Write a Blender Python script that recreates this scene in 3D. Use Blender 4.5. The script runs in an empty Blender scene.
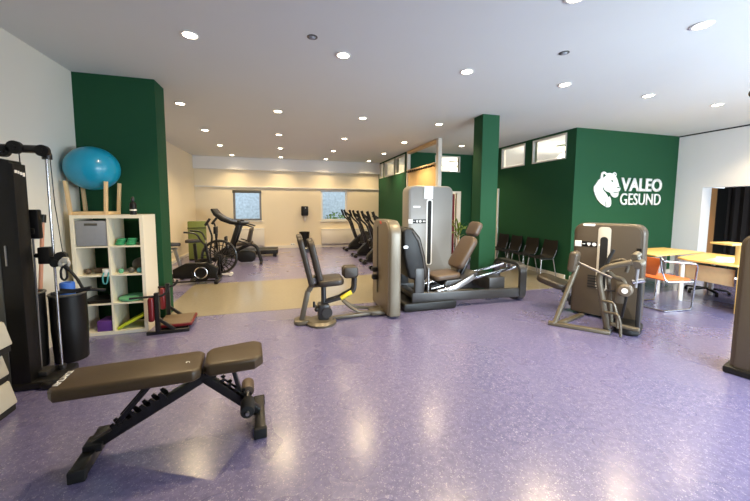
import bpy, bmesh, math, random
from mathutils import Matrix, Vector
S = bpy.context.scene
COL = S.collection
PI = math.pi
random.seed(7)

# ------------------------------------------------------------------ camera
cam_d = bpy.data.cameras.new('camera')
cam_d.sensor_width = 36.0
cam_d.lens = 15.4586
cam_d.shift_y = -0.0251
cam_d.clip_start = 0.05
cam = bpy.data.objects.new('camera', cam_d)
COL.objects.link(cam)
R3 = Matrix(((0.962344, 0.017661, -0.27126), (-0.271795, 0.079506, -0.959065), (0.004629, 0.996678, 0.081313)))
cam.matrix_world = Matrix.Translation((0, 0, 1.6)) @ R3.to_4x4()
S.camera = cam

# ------------------------------------------------------------------ view, world, daylight
S.view_settings.view_transform = 'Standard'
S.view_settings.look = 'None'
S.view_settings.exposure = 0.95
S.view_settings.gamma = 1.0
S.view_settings.use_curve_mapping = False
S.cycles.use_denoising = True
S.cycles.max_bounces = 8
S.cycles.diffuse_bounces = 5
S.cycles.caustics_reflective = False
S.cycles.caustics_refractive = False
S.cycles.sample_clamp_indirect = 3.0
W = bpy.data.worlds.new('sky')
S.world = W
W.use_nodes = True
bgn = W.node_tree.nodes['Background']
bgn.inputs[0].default_value = (0.72, 0.86, 1.0, 1)
bgn.inputs[1].default_value = 1.6

def area_light(name, loc, direction, sx, sy, energy, col):
    l = bpy.data.lights.new(name, 'AREA')
    l.shape = 'RECTANGLE'; l.size = sx; l.size_y = sy
    l.energy = energy; l.color = col; l.spread = math.radians(140)
    o = bpy.data.objects.new(name, l)
    o.location = loc
    o.rotation_euler = Vector(direction).to_track_quat('-Z', 'Y').to_euler()
    COL.objects.link(o)
    return o
# daylight falling through the window bands behind and beside the viewer
area_light('daylight_front', (4.9, -1.25, 1.5), (0.0, 1, -0.35), 4.6, 1.3, 245, (0.74, 0.89, 1.0))
area_light('daylight_side', (9.05, 0.5, 1.75), (-1, 0.0, -0.2), 2.8, 1.7, 50, (0.76, 0.91, 1.0))

LAMP_W = 70.0
LAMP_COL = (1.0, 0.77, 0.45)

# ------------------------------------------------------------------ materials
def mat(name, col, rough=0.5, metal=0.0, var=0.06, scale=30.0, bump=0.0, spec=0.5, coat=0.0):
    m = bpy.data.materials.new(name); m.use_nodes = True
    nt = m.node_tree; b = nt.nodes['Principled BSDF']
    tc = nt.nodes.new('ShaderNodeTexCoord')
    nz = nt.nodes.new('ShaderNodeTexNoise'); nz.inputs['Scale'].default_value = scale; nz.inputs['Detail'].default_value = 3
    nt.links.new(tc.outputs['Object'], nz.inputs['Vector'])
    mx = nt.nodes.new('ShaderNodeMix'); mx.data_type = 'RGBA'
    mx.inputs[6].default_value = tuple(max(0, c*(1-var)) for c in col) + (1,)
    mx.inputs[7].default_value = tuple(min(1, c*(1+var)) for c in col) + (1,)
    nt.links.new(nz.outputs['Fac'], mx.inputs[0])
    nt.links.new(mx.outputs[2], b.inputs['Base Color'])
    b.inputs['Roughness'].default_value = rough
    b.inputs['Metallic'].default_value = metal
    b.inputs['Specular IOR Level'].default_value = spec
    b.inputs['Coat Weight'].default_value = coat
    if bump:
        bp = nt.nodes.new('ShaderNodeBump'); bp.inputs['Strength'].default_value = bump; bp.inputs['Distance'].default_value = 0.01
        nt.links.new(nz.outputs['Fac'], bp.inputs['Height']); nt.links.new(bp.outputs[0], b.inputs['Normal'])
    return m

def srgb(r, g, b):
    f = lambda c: (c/255/12.92) if c/255 <= 0.04045 else ((c/255+0.055)/1.055)**2.4
    return (f(r), f(g), f(b))

def emis(name, col, s):
    m = bpy.data.materials.new(name); m.use_nodes = True
    nt = m.node_tree; b = nt.nodes['Principled BSDF']
    b.inputs['Base Color'].default_value = (*col, 1)
    b.inputs['Emission Color'].default_value = (*col, 1)
    b.inputs['Emission Strength'].default_value = s
    return m

def floor_mat(name, base, dark, lite, fleck, rough):
    m = bpy.data.materials.new(name); m.use_nodes = True
    nt = m.node_tree; N = nt.nodes; L = nt.links; b = N['Principled BSDF']
    tc = N.new('ShaderNodeTexCoord')
    def ramp(src, a, c, p0, p1):
        r = N.new('ShaderNodeValToRGB'); r.color_ramp.elements[0].position = p0; r.color_ramp.elements[1].position = p1
        r.color_ramp.elements[0].color = (*a, 1); r.color_ramp.elements[1].color = (*c, 1)
        L.new(src, r.inputs[0]); return r
    def noise(s, d=4, dist=0.0):
        n = N.new('ShaderNodeTexNoise'); n.inputs['Scale'].default_value = s; n.inputs['Detail'].default_value = d
        n.inputs['Distortion'].default_value = dist
        L.new(tc.outputs['Object'], n.inputs['Vector']); return n
    n1 = noise(26, 3, 0.4); r1 = ramp(n1.outputs['Fac'], dark, lite, 0.3, 0.7)
    n2 = noise(1.3, 2); 
    mx = N.new('ShaderNodeMix'); mx.data_type = 'RGBA'; mx.inputs[0].default_value = 0.5
    L.new(r1.outputs[0], mx.inputs[6]); mx.inputs[7].default_value = (*base, 1)
    # pale flecks of two sizes
    def flecks(scale, thr):
        v = N.new('ShaderNodeTexVoronoi'); v.inputs['Scale'].default_value = scale
        nn = noise(60, 2); add = N.new('ShaderNodeMix'); add.data_type = 'VECTOR'; add.inputs[0].default_value = 0.05
        L.new(tc.outputs['Object'], add.inputs[4]); L.new(nn.outputs['Color'], add.inputs[5])
        L.new(add.outputs[1], v.inputs['Vector'])
        lt = N.new('ShaderNodeMapRange'); lt.inputs[1].default_value = thr*0.5; lt.inputs[2].default_value = thr*1.4; lt.inputs[3].default_value = 1.0; lt.inputs[4].default_value = 0.0
        L.new(v.outputs['Distance'], lt.inputs[0])
        sp = N.new('ShaderNodeSeparateColor'); L.new(v.outputs['Color'], sp.inputs[0])
        gt = N.new('ShaderNodeMath'); gt.operation = 'GREATER_THAN'; gt.inputs[1].default_value = 0.45
        L.new(sp.outputs[0], gt.inputs[0])
        mu = N.new('ShaderNodeMath'); mu.operation = 'MULTIPLY'
        L.new(lt.outputs[0], mu.inputs[0]); L.new(gt.outputs[0], mu.inputs[1]); return mu
    f1 = flecks(42, 0.2); f2 = flecks(75, 0.25)
    mm = N.new('ShaderNodeMath'); mm.operation = 'MAXIMUM'; L.new(f1.outputs[0], mm.inputs[0]); L.new(f2.outputs[0], mm.inputs[1])
    sc = N.new('ShaderNodeMath'); sc.operation = 'MULTIPLY'; sc.inputs[1].default_value = 0.5; L.new(mm.outputs[0], sc.inputs[0])
    m2 = N.new('ShaderNodeMix'); m2.data_type = 'RGBA'; L.new(sc.outputs[0], m2.inputs[0])
    L.new(mx.outputs[2], m2.inputs[6]); m2.inputs[7].default_value = (*fleck, 1)
    L.new(m2.outputs[2], b.inputs['Base Color'])
    rr = N.new('ShaderNodeMapRange'); L.new(n2.outputs['Fac'], rr.inputs[0])
    rr.inputs[3].default_value = rough-0.05; rr.inputs[4].default_value = rough+0.07
    L.new(rr.outputs[0], b.inputs['Roughness'])
    b.inputs['Specular IOR Level'].default_value = 0.9
    b.inputs['Coat Weight'].default_value = 0.5; b.inputs['Coat Roughness'].default_value = 0.2; b.inputs['Coat IOR'].default_value = 1.6
    return m

M = {}
M['lino'] = floor_mat('purple_lino', srgb(98, 95, 136), srgb(74, 71, 110), srgb(122, 116, 152), srgb(205, 198, 212), 0.27)
M['lino_beige'] = floor_mat('olive_lino', srgb(126, 118, 100), srgb(114, 106, 90), srgb(138, 130, 112), srgb(150, 140, 118), 0.30)
M['white_paint'] = mat('white_wall_paint', srgb(228, 225, 222), 0.75, var=0.015, scale=3)
M['ceil_paint'] = mat('ceiling_paint', srgb(222, 224, 220), 0.85, var=0.015, scale=2)
M['green_paint'] = mat('green_wall_paint', srgb(27, 74, 46), 0.75, var=0.03, scale=4, spec=0.25)
M['ivory_paint'] = mat('ivory_wall_paint', srgb(232, 227, 212), 0.75, var=0.015, scale=3)
M['cream_paint'] = mat('cream_wall_paint', srgb(236, 222, 194), 0.75, var=0.015, scale=3)
M['white_lam'] = mat('white_laminate', srgb(236, 227, 203), 0.4, var=0.02)
M['trim_white'] = mat('white_trim', srgb(226, 220, 208), 0.45, var=0.02)
M['black'] = mat('black_plastic', srgb(17, 16, 15), 0.45, var=0.15, spec=0.35)
M['black_metal'] = mat('black_steel', srgb(20, 19, 18), 0.35, metal=0.0, var=0.15, coat=0.15)
M['rubber'] = mat('black_rubber', srgb(18, 18, 18), 0.75, var=0.2)
M['vinyl'] = mat('dark_vinyl', srgb(68, 53, 32), 0.42, var=0.08, scale=90, bump=0.08)
M['vinyl_dark'] = mat('near_black_vinyl', srgb(48, 40, 31), 0.42, var=0.08, scale=90, bump=0.08)
M['vinyl_brown'] = mat('brown_vinyl', srgb(82, 67, 54), 0.45, var=0.06, scale=90, bump=0.08)
M['chrome'] = mat('chrome', srgb(205, 205, 208), 0.18, metal=1.0, var=0.03)
M['steel'] = mat('brushed_steel', srgb(165, 162, 160), 0.35, metal=0.85, var=0.05)
M['grey_frame'] = mat('grey_frame_paint', srgb(98, 90, 76), 0.38, metal=0.3, var=0.04)
M['grey_dark'] = mat('graphite_paint', srgb(52, 51, 51), 0.38, metal=0.1, var=0.05)
M['shell_grey'] = mat('silver_shell', srgb(142, 138, 132), 0.4, metal=0.1, var=0.03)
M['shell_taupe'] = mat('taupe_shell', srgb(106, 95, 80), 0.42, metal=0.1, var=0.03)
M['shell_side'] = mat('champagne_shell', srgb(112, 105, 90), 0.35, metal=0.2, var=0.02)
M['shell_light'] = mat('pale_silver_shell', srgb(196, 190, 176), 0.35, metal=0.1, var=0.02)
M['shell_dark'] = mat('dark_taupe_shell', srgb(78, 68, 55), 0.42, metal=0.1, var=0.03)
M['white_plastic'] = mat('white_plastic', srgb(240, 238, 232), 0.4, var=0.01)
M['red'] = mat('red_vinyl', srgb(104, 15, 20), 0.4, var=0.08)
M['red_plastic'] = mat('red_plastic', srgb(200, 40, 34), 0.4, var=0.03)
M['yellow'] = mat('yellow_sleeve', srgb(225, 205, 60), 0.45, var=0.04)
M['brown_board'] = mat('brown_anti_slip_board', srgb(92, 76, 56), 0.6, var=0.12)
M['ball'] = mat('turquoise_ball', srgb(20, 150, 184), 0.3, var=0.03, coat=0.2)
M['wood'] = mat('pale_wood', srgb(222, 190, 142), 0.5, var=0.1, scale=14)
M['wood_brown'] = mat('brown_wood', srgb(150, 106, 64), 0.5, var=0.1, scale=12)
M['wood_yellow'] = mat('beech_laminate', srgb(232, 196, 118), 0.4, var=0.05, scale=10)
M['wood_warm'] = mat('warm_wood_panel', srgb(228, 190, 130), 0.5, var=0.06, scale=8)
M['wood_orange'] = mat('orange_stained_ply', srgb(216, 112, 52), 0.4, var=0.06, scale=12)
M['grey_box'] = mat('grey_box_fabric', srgb(146, 148, 152), 0.7, var=0.05)
M['band_green'] = mat('green_band', srgb(40, 140, 92), 0.6, var=0.1)
M['mint'] = mat('mint_rubber', srgb(96, 168, 128), 0.5, var=0.05)
M['teal'] = mat('teal_rubber', srgb(70, 150, 150), 0.5, var=0.08)
M['purple'] = mat('purple_foam', srgb(92, 48, 128), 0.7, var=0.06)
M['lime'] = mat('lime_foam', srgb(190, 206, 44), 0.6, var=0.05)
M['blue'] = mat('blue_foam', srgb(52, 104, 196), 0.6, var=0.05)
M['mat_green'] = mat('olive_mat_cover', srgb(112, 124, 58), 0.6, var=0.06)
M['step_grey'] = mat('pale_grey_plastic', srgb(196, 192, 176), 0.5, var=0.03)
M['stripe_grey'] = mat('grey_stripe', srgb(84, 82, 74), 0.4, var=0.05)
M['leaf'] = mat('leaf_green', srgb(104, 132, 40), 0.5, var=0.2)
M['pot'] = mat('grey_pot', srgb(120, 116, 110), 0.6, var=0.05)
M['dark_room'] = mat('unlit_room_cloth', srgb(24, 17, 14), 0.95, var=0.2, scale=6)
M['paper'] = mat('paper', srgb(236, 230, 220), 0.8, var=0.02)
M['blind'] = mat('white_blind', srgb(220, 218, 212), 0.7, var=0.02)
M['outside_wall'] = mat('pale_render', srgb(170, 178, 184), 0.9, var=0.5, scale=9)
M['pole_pink'] = mat('pinkish_wood', srgb(196, 140, 112), 0.5, var=0.05)
M['lamp_on'] = emis('lamp_glow', (1.0, 0.86, 0.62), 14.0)
gl = bpy.data.materials.new('window_glass'); gl.use_nodes = True
_b = gl.node_tree.nodes['Principled BSDF']; _b.inputs['Transmission Weight'].default_value = 1.0
_b.inputs['Roughness'].default_value = 0.0; _b.inputs['IOR'].default_value = 1.02; _b.inputs['Base Color'].default_value = (1, 1, 1, 1)
M['glass'] = gl
# frosted glass of the transom windows
fr = bpy.data.materials.new('frosted_glass'); fr.use_nodes = True
_b = fr.node_tree.nodes['Principled BSDF']; _b.inputs['Transmission Weight'].default_value = 1.0
_b.inputs['Roughness'].default_value = 0.12; _b.inputs['IOR'].default_value = 1.05; _b.inputs['Base Color'].default_value = (0.98, 0.97, 0.95, 1)
M['frosted'] = fr

# ------------------------------------------------------------------ mesh building helpers
class MB:
    def __init__(self, xf=None):
        self.V = []; self.F = []; self.xf = xf
    def add(self, V, F, xf=None):
        o = len(self.V)
        self.V += [tuple((xf @ Vector(v)) if xf else v) for v in V]
        self.F += [tuple(i+o for i in f) for f in F]
        return self
    def _bm(self, bm, xf=None):
        bm.verts.index_update()
        V = [v.co.copy() for v in bm.verts]; F = [[v.index for v in f.verts] for f in bm.faces]
        bm.free(); return self.add(V, F, xf)
    def box(self, c, s, bev=0.0, rot=None, seg=2):
        bm = bmesh.new(); bmesh.ops.create_cube(bm, size=1)
        bmesh.ops.scale(bm, vec=s, verts=bm.verts)
        if bev: bmesh.ops.bevel(bm, geom=list(bm.edges), offset=min(bev, min(s)*0.49), segments=seg, profile=0.5, affect='EDGES', clamp_overlap=True)
        m = Matrix.Translation(c)
        if rot is not None: m = m @ (rot.to_4x4() if hasattr(rot, 'to_4x4') else rot)
        return self._bm(bm, m)
    def bar(self, p0, p1, w, h, bev=0.0, up=(0, 0, 1)):
        """a straight box from p0 to p1, w wide across and h high"""
        p0 = Vector(p0); p1 = Vector(p1); d = (p1-p0); L = d.length; x = d.normalized()
        y = Vector(up).cross(x)
        if y.length < 1e-4: y = Vector((0, 1, 0)).cross(x)
        y.normalize(); z = x.cross(y)
        r = Matrix((x, y, z)).transposed()
        return self.box((p0+p1)/2, (L, w, h), bev, r)
    def prism(self, poly, a, b, axis='y', bev=0.0, seg=2):
        bm = bmesh.new()
        def P(u, v, t): return {'y': (u, t, v), 'z': (u, v, t), 'x': (t, u, v)}[axis]
        vs = [bm.verts.new(P(u, v, a)) for u, v in poly]
        f = bm.faces.new(vs)
        r = bmesh.ops.extrude_face_region(bm, geom=[f])
        d = Vector(P(0, 0, b-a))
        bmesh.ops.translate(bm, vec=d, verts=[g for g in r['geom'] if isinstance(g, bmesh.types.BMVert)])
        bmesh.ops.recalc_face_normals(bm, faces=bm.faces)
        if bev:
            es = [e for e in bm.edges if len(e.link_faces) == 2 and e.calc_face_angle(0) > 0.9]
            bmesh.ops.bevel(bm, geom=es, offset=bev, segments=seg, profile=0.5, affect='EDGES', clamp_overlap=True)
        return self._bm(bm)
    def cyl(self, p0, p1, r0, r1=None, n=16, cap=True):
        r1 = r0 if r1 is None else r1
        p0 = Vector(p0); p1 = Vector(p1); q = (p1-p0).to_track_quat('Z', 'Y')
        V = []; F = []
        for p, r in ((p0, r0), (p1, r1)):
            for i in range(n):
                a = 2*PI*i/n; V.append(p + q @ Vector((r*math.cos(a), r*math.sin(a), 0)))
        for i in range(n): F.append((i, (i+1) % n, n+(i+1) % n, n+i))
        if cap: F.append(tuple(range(n-1, -1, -1))); F.append(tuple(range(n, 2*n)))
        return self.add(V, F)
    def tube(self, pts, r, n=10, fil=0.0, closed=False, sx=1.0, cap=True):
        P = [Vector(p) for p in pts]
        if fil > 0 and len(P) > 2:
            Q = []; m = len(P)
            rng = range(m)
            for i in rng:
                if not closed and i in (0, m-1): Q.append(P[i]); continue
                a = P[(i-1) % m]; b = P[i]; c = P[(i+1) % m]
                da = (a-b); dc = (c-b); l = min(fil, da.length*0.49, dc.length*0.49)
                s = b+da.normalized()*l; e = b+dc.normalized()*l
                for k in range(6):
                    t = k/5; Q.append((1-t)**2*s + 2*t*(1-t)*b + t*t*e)
            P = Q
        m = len(P); V = []; F = []; nrm = None
        for i in range(m):
            if closed: t = P[(i+1) % m]-P[(i-1) % m]
            else: t = P[min(i+1, m-1)]-P[max(i-1, 0)]
            t.normalize()
            if nrm is None:
                nrm = Vector((0, 0, 1)).cross(t)
                if nrm.length < 0.05: nrm = Vector((0, 1, 0)).cross(t)
            nrm = (nrm - t*nrm.dot(t)).normalized(); bn = t.cross(nrm)
            for k in range(n):
                a = 2*PI*k/n; V.append(P[i]+nrm*math.cos(a)*r*sx+bn*math.sin(a)*r)
        for i in range(m if closed else m-1):
            j = (i+1) % m
            for k in range(n): F.append((i*n+k, i*n+(k+1) % n, j*n+(k+1) % n, j*n+k))
        if not closed and cap: F.append(tuple(range(n-1, -1, -1))); F.append(tuple((m-1)*n+k for k in range(n)))
        return self.add(V, F)
    def lathe(self, prof, c=(0, 0, 0), n=24, q=None):
        V = []; F = []; m = len(prof); c = Vector(c)
        for r, z in prof:
            for k in range(n):
                a = 2*PI*k/n; v = Vector((r*math.cos(a), r*math.sin(a), z))
                V.append(c + (q @ v if q else v))
        for i in range(m-1):
            for k in range(n): F.append((i*n+k, i*n+(k+1) % n, (i+1)*n+(k+1) % n, (i+1)*n+k))
        F.append(tuple(range(n-1, -1, -1))); F.append(tuple((m-1)*n+k for k in range(n)))
        return self.add(V, F)
    def ball(self, c, r, n=24, m=14):
        rx, ry, rz = r if isinstance(r, tuple) else (r, r, r)
        bm = bmesh.new(); bmesh.ops.create_uvsphere(bm, u_segments=n, v_segments=m, radius=1)
        return self._bm(bm, Matrix.Translation(c) @ Matrix.Diagonal((rx, ry, rz, 1)))
    def torus(self, c, R, r, axis='y', n=28, k=8, arc=1.0):
        pts = []
        cnt = n if arc >= 1 else int(n*arc)+1
        for i in range(cnt):
            a = 2*PI*i/n; u, v = R*math.cos(a), R*math.sin(a)
            p = {'y': (u, 0, v), 'x': (0, u, v), 'z': (u, v, 0)}[axis]
            pts.append(Vector(c)+Vector(p))
        return self.tube(pts, r, k, closed=(arc >= 1))
    def build(self, name, m, parent=None, flat=False):
        me = bpy.data.meshes.new(name)
        V = self.V if self.xf is None else [tuple(self.xf @ Vector(v)) for v in self.V]
        me.from_pydata(V, [], self.F); me.update()
        bm = bmesh.new(); bm.from_mesh(me)
        bmesh.ops.recalc_face_normals(bm, faces=bm.faces)
        for f in bm.faces: f.smooth = not flat
        for e in bm.edges:
            e.smooth = len(e.link_faces) == 2 and e.calc_face_angle(0) < 0.6
        bm.to_mesh(me); bm.free()
        me.materials.append(m)
        o = bpy.data.objects.new(name, me); COL.objects.link(o)
        if parent: o.parent = parent
        return o

def T(loc=(0, 0, 0), rz=0.0): return Matrix.Translation(loc) @ Matrix.Rotation(rz, 4, 'Z')

def rrect(w, h, r, z0=0.0, n=6, x0=None):
    x0 = -w/2 if x0 is None else x0
    P = []
    for cx, cz, a0 in ((x0+w-r, z0+h-r, 0), (x0+r, z0+h-r, PI/2), (x0+r, z0+r, PI), (x0+w-r, z0+r, 1.5*PI)):
        for i in range(n+1):
            a = a0+PI/2*i/n; P.append((cx+r*math.cos(a), cz+r*math.sin(a)))
    return P
def tabtop(w, h, r, z0=0.0, rb=0.03, n=6):
    """rounded on the upper corners, nearly square below"""
    P = []
    for cx, cz, a0, q in ((w/2-r, z0+h-r, 0, r), (-w/2+r, z0+h-r, PI/2, r), (-w/2+rb, z0+rb, PI, rb), (w/2-rb, z0+rb, 1.5*PI, rb)):
        for i in range(n+1):
            a = a0+PI/2*i/n; P.append((cx+q*math.cos(a), cz+q*math.sin(a)))
    return P

def thing(name, label, cat, loc=(0, 0, 0), rz=0.0, group=None):
    o = bpy.data.objects.new(name, None); COL.objects.link(o)
    o.empty_display_size = 0.1
    o.location = loc; o.rotation_euler = (0, 0, rz)
    o['label'] = label; o['category'] = cat
    if group: o['group'] = group
    return o
def tag(o, label, cat, group=None):
    o['label'] = label; o['category'] = cat
    if group: o['group'] = group
    return o
def struct(o):
    o['kind'] = 'structure'; return o
def dup(root, loc, rz, label, group=None):
    r = root.copy(); COL.objects.link(r); r.location = loc; r.rotation_euler = (0, 0, rz); r['label'] = label
    if group: r['group'] = group
    for ch in list(root.children):
        c = ch.copy(); COL.objects.link(c); c.parent = r
        for g in list(ch.children):
            d = g.copy(); COL.objects.link(d); d.parent = c
    return r

def lettering(name, body, m, parent, origin, right, up, width, height, depth=0.01, bold=0.0, shear=0.0):
    cu = bpy.data.curves.new('glyphs', 'FONT'); cu.body = body; cu.size = 1.0; cu.offset = bold; cu.shear = shear
    cu.resolution_u = 4
    to = bpy.data.objects.new('glyphs', cu)
    me0 = bpy.data.meshes.new_from_object(to)
    bm = bmesh.new(); bm.from_mesh(me0)
    r = bmesh.ops.extrude_face_region(bm, geom=list(bm.faces))
    xs = [v.co.x for v in bm.verts]; ys = [v.co.y for v in bm.verts]
    x0, x1, y0, y1 = min(xs), max(xs), min(ys), max(ys)
    new = {g for g in r['geom'] if isinstance(g, bmesh.types.BMVert)}
    right = Vector(right).normalized(); up = Vector(up).normalized(); nr = right.cross(up)
    for v in bm.verts:
        a = (v.co.x-x0)/(x1-x0)*width; b = (v.co.y-y0)/(y1-y0)*height
        v.co = Vector(origin)+right*a+up*b+nr*(depth if v in new else 0.0)
    bmesh.ops.recalc_face_normals(bm, faces=bm.faces)
    me = bpy.data.meshes.new(name); bm.to_mesh(me); bm.free(); me.materials.append(m)
    bpy.data.objects.remove(to); bpy.data.curves.remove(cu); bpy.data.meshes.remove(me0)
    o = bpy.data.objects.new(name, me); COL.objects.link(o); o.parent = parent
    return o

def wall(name, axis, const, thick, u0, u1, z0, z1, m, holes=()):
    """a wall whose near face is at const, grown by thick along axis, with rectangular openings"""
    us = sorted({u0, u1} | {h[0] for h in holes} | {h[1] for h in holes}); zs = sorted({z0, z1} | {h[2] for h in holes} | {h[3] for h in holes})
    b = MB()
    for i in range(len(us)-1):
        for j in range(len(zs)-1):
            uc = (us[i]+us[i+1])/2; zc = (zs[j]+zs[j+1])/2
            if any(h[0] < uc < h[1] and h[2] < zc < h[3] for h in holes): continue
            du = us[i+1]-us[i]; dz = zs[j+1]-zs[j]
            if axis == 'y': b.box((uc, const+thick/2, zc), (du, abs(thick), dz))
            else: b.box((const+thick/2, uc, zc), (abs(thick), du, dz))
    return struct(b.build(name, m, flat=True))

# ------------------------------------------------------------------ the setting
CH = 3.25
struct(MB().box((3.25, 5.0, -0.05), (12.7, 15.4, 0.1)).build('floor', M['lino'], flat=True))
struct(MB().box((2.1, 6.06, 0.0015), (7.7, 2.08, 0.003)).build('trim_1', M['lino_beige'], flat=True))
struct(MB().box((3.25, 5.0, CH+0.05), (12.7, 15.4, 0.1)).build('ceiling', M['ceil_paint'], flat=True))
wall('wall_left', 'x', -2.53, -0.5, -2.5, 5.06, 0, CH, M['ivory_paint'])
wall('wall_left_far', 'x', -2.93, -0.12, 5.06, 12.4, 0, CH, M['cream_paint'])
wall('wall_back', 'y', 12.4, 0.3, -3.1, 9.4, 0, CH, M['cream_paint'], holes=((-1.73, -0.78, 1.03, 2.12), (1.36, 2.38, 1.0, 2.18)))
struct(MB().box((-2.09, 5.225, CH/2), (0.93, 0.35, CH)).build('wall_green_block', M['green_paint'], flat=True))
struct(MB().box((3.655, 5.335, CH/2), (0.35, 0.29, CH), 0.006).build('column', M['green_paint'], flat=True))
wall('wall_logo', 'y', 5.5, 0.12, 5.95, 9.0, 0, CH, M['green_paint'])
wall('wall_green_near', 'x', 5.95, 0.1, 5.62, 9.5, 0, CH, M['green_paint'],
     holes=((5.74, 6.74, 2.64, 3.2), (7.0, 7.92, 2.64, 3.2), (8.05, 8.95, 0, 2.03)))
wall('wall_green_facing', 'y', 9.4, 0.1, 3.8, 5.95, 0, CH, M['green_paint'], holes=((4.62, 5.5, 2.68, 3.18), (4.62, 5.42, 0, 2.0)))
wall('wall_green_far', 'x', 3.65, 0.1, 9.45, 12.4, 0, CH, M['green_paint'],
     holes=((9.52, 10.36, 2.64, 3.19), (10.5, 11.6, 2.64, 3.19), (11.76, 12.24, 2.64, 3.19)))
wall('wall_right', 'x', 9.0, 0.30, -2.5, 5.62, 0, CH, M['white_paint'], holes=((2.6, 4.98, 0, 2.03), (-0.9, 1.9, 0.9, 2.6)))
wall('wall_front', 'y', -1.2, -0.2, -2.9, 9.4, 0, CH, M['white_paint'], holes=((2.6, 7.2, 0.84, 2.16),))
wall('wall_rooms_behind', 'x', 9.0, 0.12, 5.62, 12.4, 0, CH, M['white_paint'])
# soffit, ducts, skirtings
struct(MB().box((0.4, 12.33, 3.04), (6.66, 0.14, 0.42)).build('trim_2', M['white_paint'], flat=True))
struct(MB().box((0.4, 12.37, 2.235), (6.66, 0.06, 0.03)).build('trim_3', M['white_paint'], flat=True))
struct(MB().box((0.4, 12.385, 0.05), (6.66, 0.03, 0.1)).build('baseboard_back', M['trim_white'], flat=True))
struct(MB().box((-2.915, 8.9, 0.04), (0.03, 7.0, 0.08)).build('baseboard_left', M['trim_white'], flat=True))
struct(MB().box((5.935, 6.9, 0.045), (0.03, 2.6, 0.09)).build('baseboard_green', M['trim_white'], flat=True))
struct(MB().box((7.47, 5.485, 0.045), (3.04, 0.03, 0.09)).build('baseboard_logo', M['trim_white'], flat=True))
struct(MB().box((8.99, 1.5, CH-0.012), (0.02, 8.0, 0.024)).build('trim_shadow_gap', M['rubber'], flat=True))  # black strip painted in for the shadow gap below the ceiling

def window(name, x0, x1, z0, z1, fm, roller=None):
    w = struct(MB().box(((x0+x1)/2, 12.45, z0-0.02), (x1-x0+0.1, 0.16, 0.04), 0.005).build(name, M['trim_white']))
    t = 0.07; b = MB(); y = 12.47
    b.box(((x0+x1)/2, y, z0+t/2), (x1-x0, 0.07, t)).box(((x0+x1)/2, y, z1-t/2), (x1-x0, 0.07, t))
    b.box((x0+t/2, y, (z0+z1)/2), (t, 0.07, z1-z0-2*t)).box((x1-t/2, y, (z0+z1)/2), (t, 0.07, z1-z0-2*t))
    b.build('window_frame', fm, w, flat=True)
    MB().box(((x0+x1)/2, y, (z0+z1)/2), (x1-x0-2*t, 0.008, z1-z0-2*t)).build('pane', M['glass'], w, flat=True)
    if roller:
        MB().box(((x0+x1)/2, 12.405, z1-0.05), (x1-x0+0.02, 0.07, 0.1), 0.01).build('blind_box', roller, w)
    return w
window('window_1', -1.73, -0.78, 1.03, 2.12, M['steel'], M['stripe_grey'])
window('window_2', 1.36, 2.38, 1.0, 2.18, M['white_plastic'])
for i, (y0, y1) in enumerate(((5.74, 6.74), (7.0, 7.92))):
    w = struct(MB().box((6.0, (y0+y1)/2, 2.655), (0.12, y1-y0, 0.03)).box((6.0, (y0+y1)/2, 3.185), (0.12, y1-y0, 0.03))
               .box((6.0, y0+0.015, 2.92), (0.12, 0.03, 0.5)).box((6.0, y1-0.015, 2.92), (0.12, 0.03, 0.5)).build('window_%d' % (3+i), M['trim_white'], flat=True))
    MB().box((6.0, (y0+y1)/2, 2.92), (0.01, y1-y0-0.06, 0.5)).build('pane', M['frosted'], w, flat=True)
for i, (y0, y1) in enumerate(((9.52, 10.36), (10.5, 11.6), (11.76, 12.24))):
    w = struct(MB().box((3.69, (y0+y1)/2, 2.655), (0.12, y1-y0, 0.03)).box((3.69, (y0+y1)/2, 3.175), (0.12, y1-y0, 0.03))
               .box((3.69, y0+0.015, 2.915), (0.12, 0.03, 0.5)).box((3.69, y1-0.015, 2.915), (0.12, 0.03, 0.5)).build('window_%d' % (5+i), M['trim_white'], flat=True))
    MB().box((3.69, (y0+y1)/2, 2.915), (0.01, y1-y0-0.06, 0.5)).build('pane', M['frosted'], w, flat=True)
w = struct(MB().box((5.06, 9.45, 2.695), (0.88, 0.12, 0.03)).box((5.06, 9.45, 3.165), (0.88, 0.12, 0.03)).box((4.635, 9.45, 2.93), (0.03, 0.12, 0.44)).box((5.485, 9.45, 2.93), (0.03, 0.12, 0.44)).build('window_8', M['trim_white'], flat=True))
MB().box((5.06, 9.45, 2.93), (0.82, 0.01, 0.44)).build('pane', M['frosted'], w, flat=True)
# windows with daylight behind the viewer
for nm, b in (('window_9', [((4.9, -1.3, z), (4.6, 0.08, 0.08)) for z in (0.88, 2.12)] + [((x, -1.3, 1.5), (0.08, 0.08, 1.16)) for x in (2.64, 4.9, 7.16)]),
              ('window_10', [((9.12, 0.5, z), (0.08, 2.8, 0.08)) for z in (0.94, 2.56)] + [((9.12, y, 1.75), (0.08, 0.08, 1.54)) for y in (-0.86, 0.5, 1.86)])):
    q = MB()
    for c, s in b: q.box(c, s)
    struct(q.build(nm, M['white_plastic'], flat=True))
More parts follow.
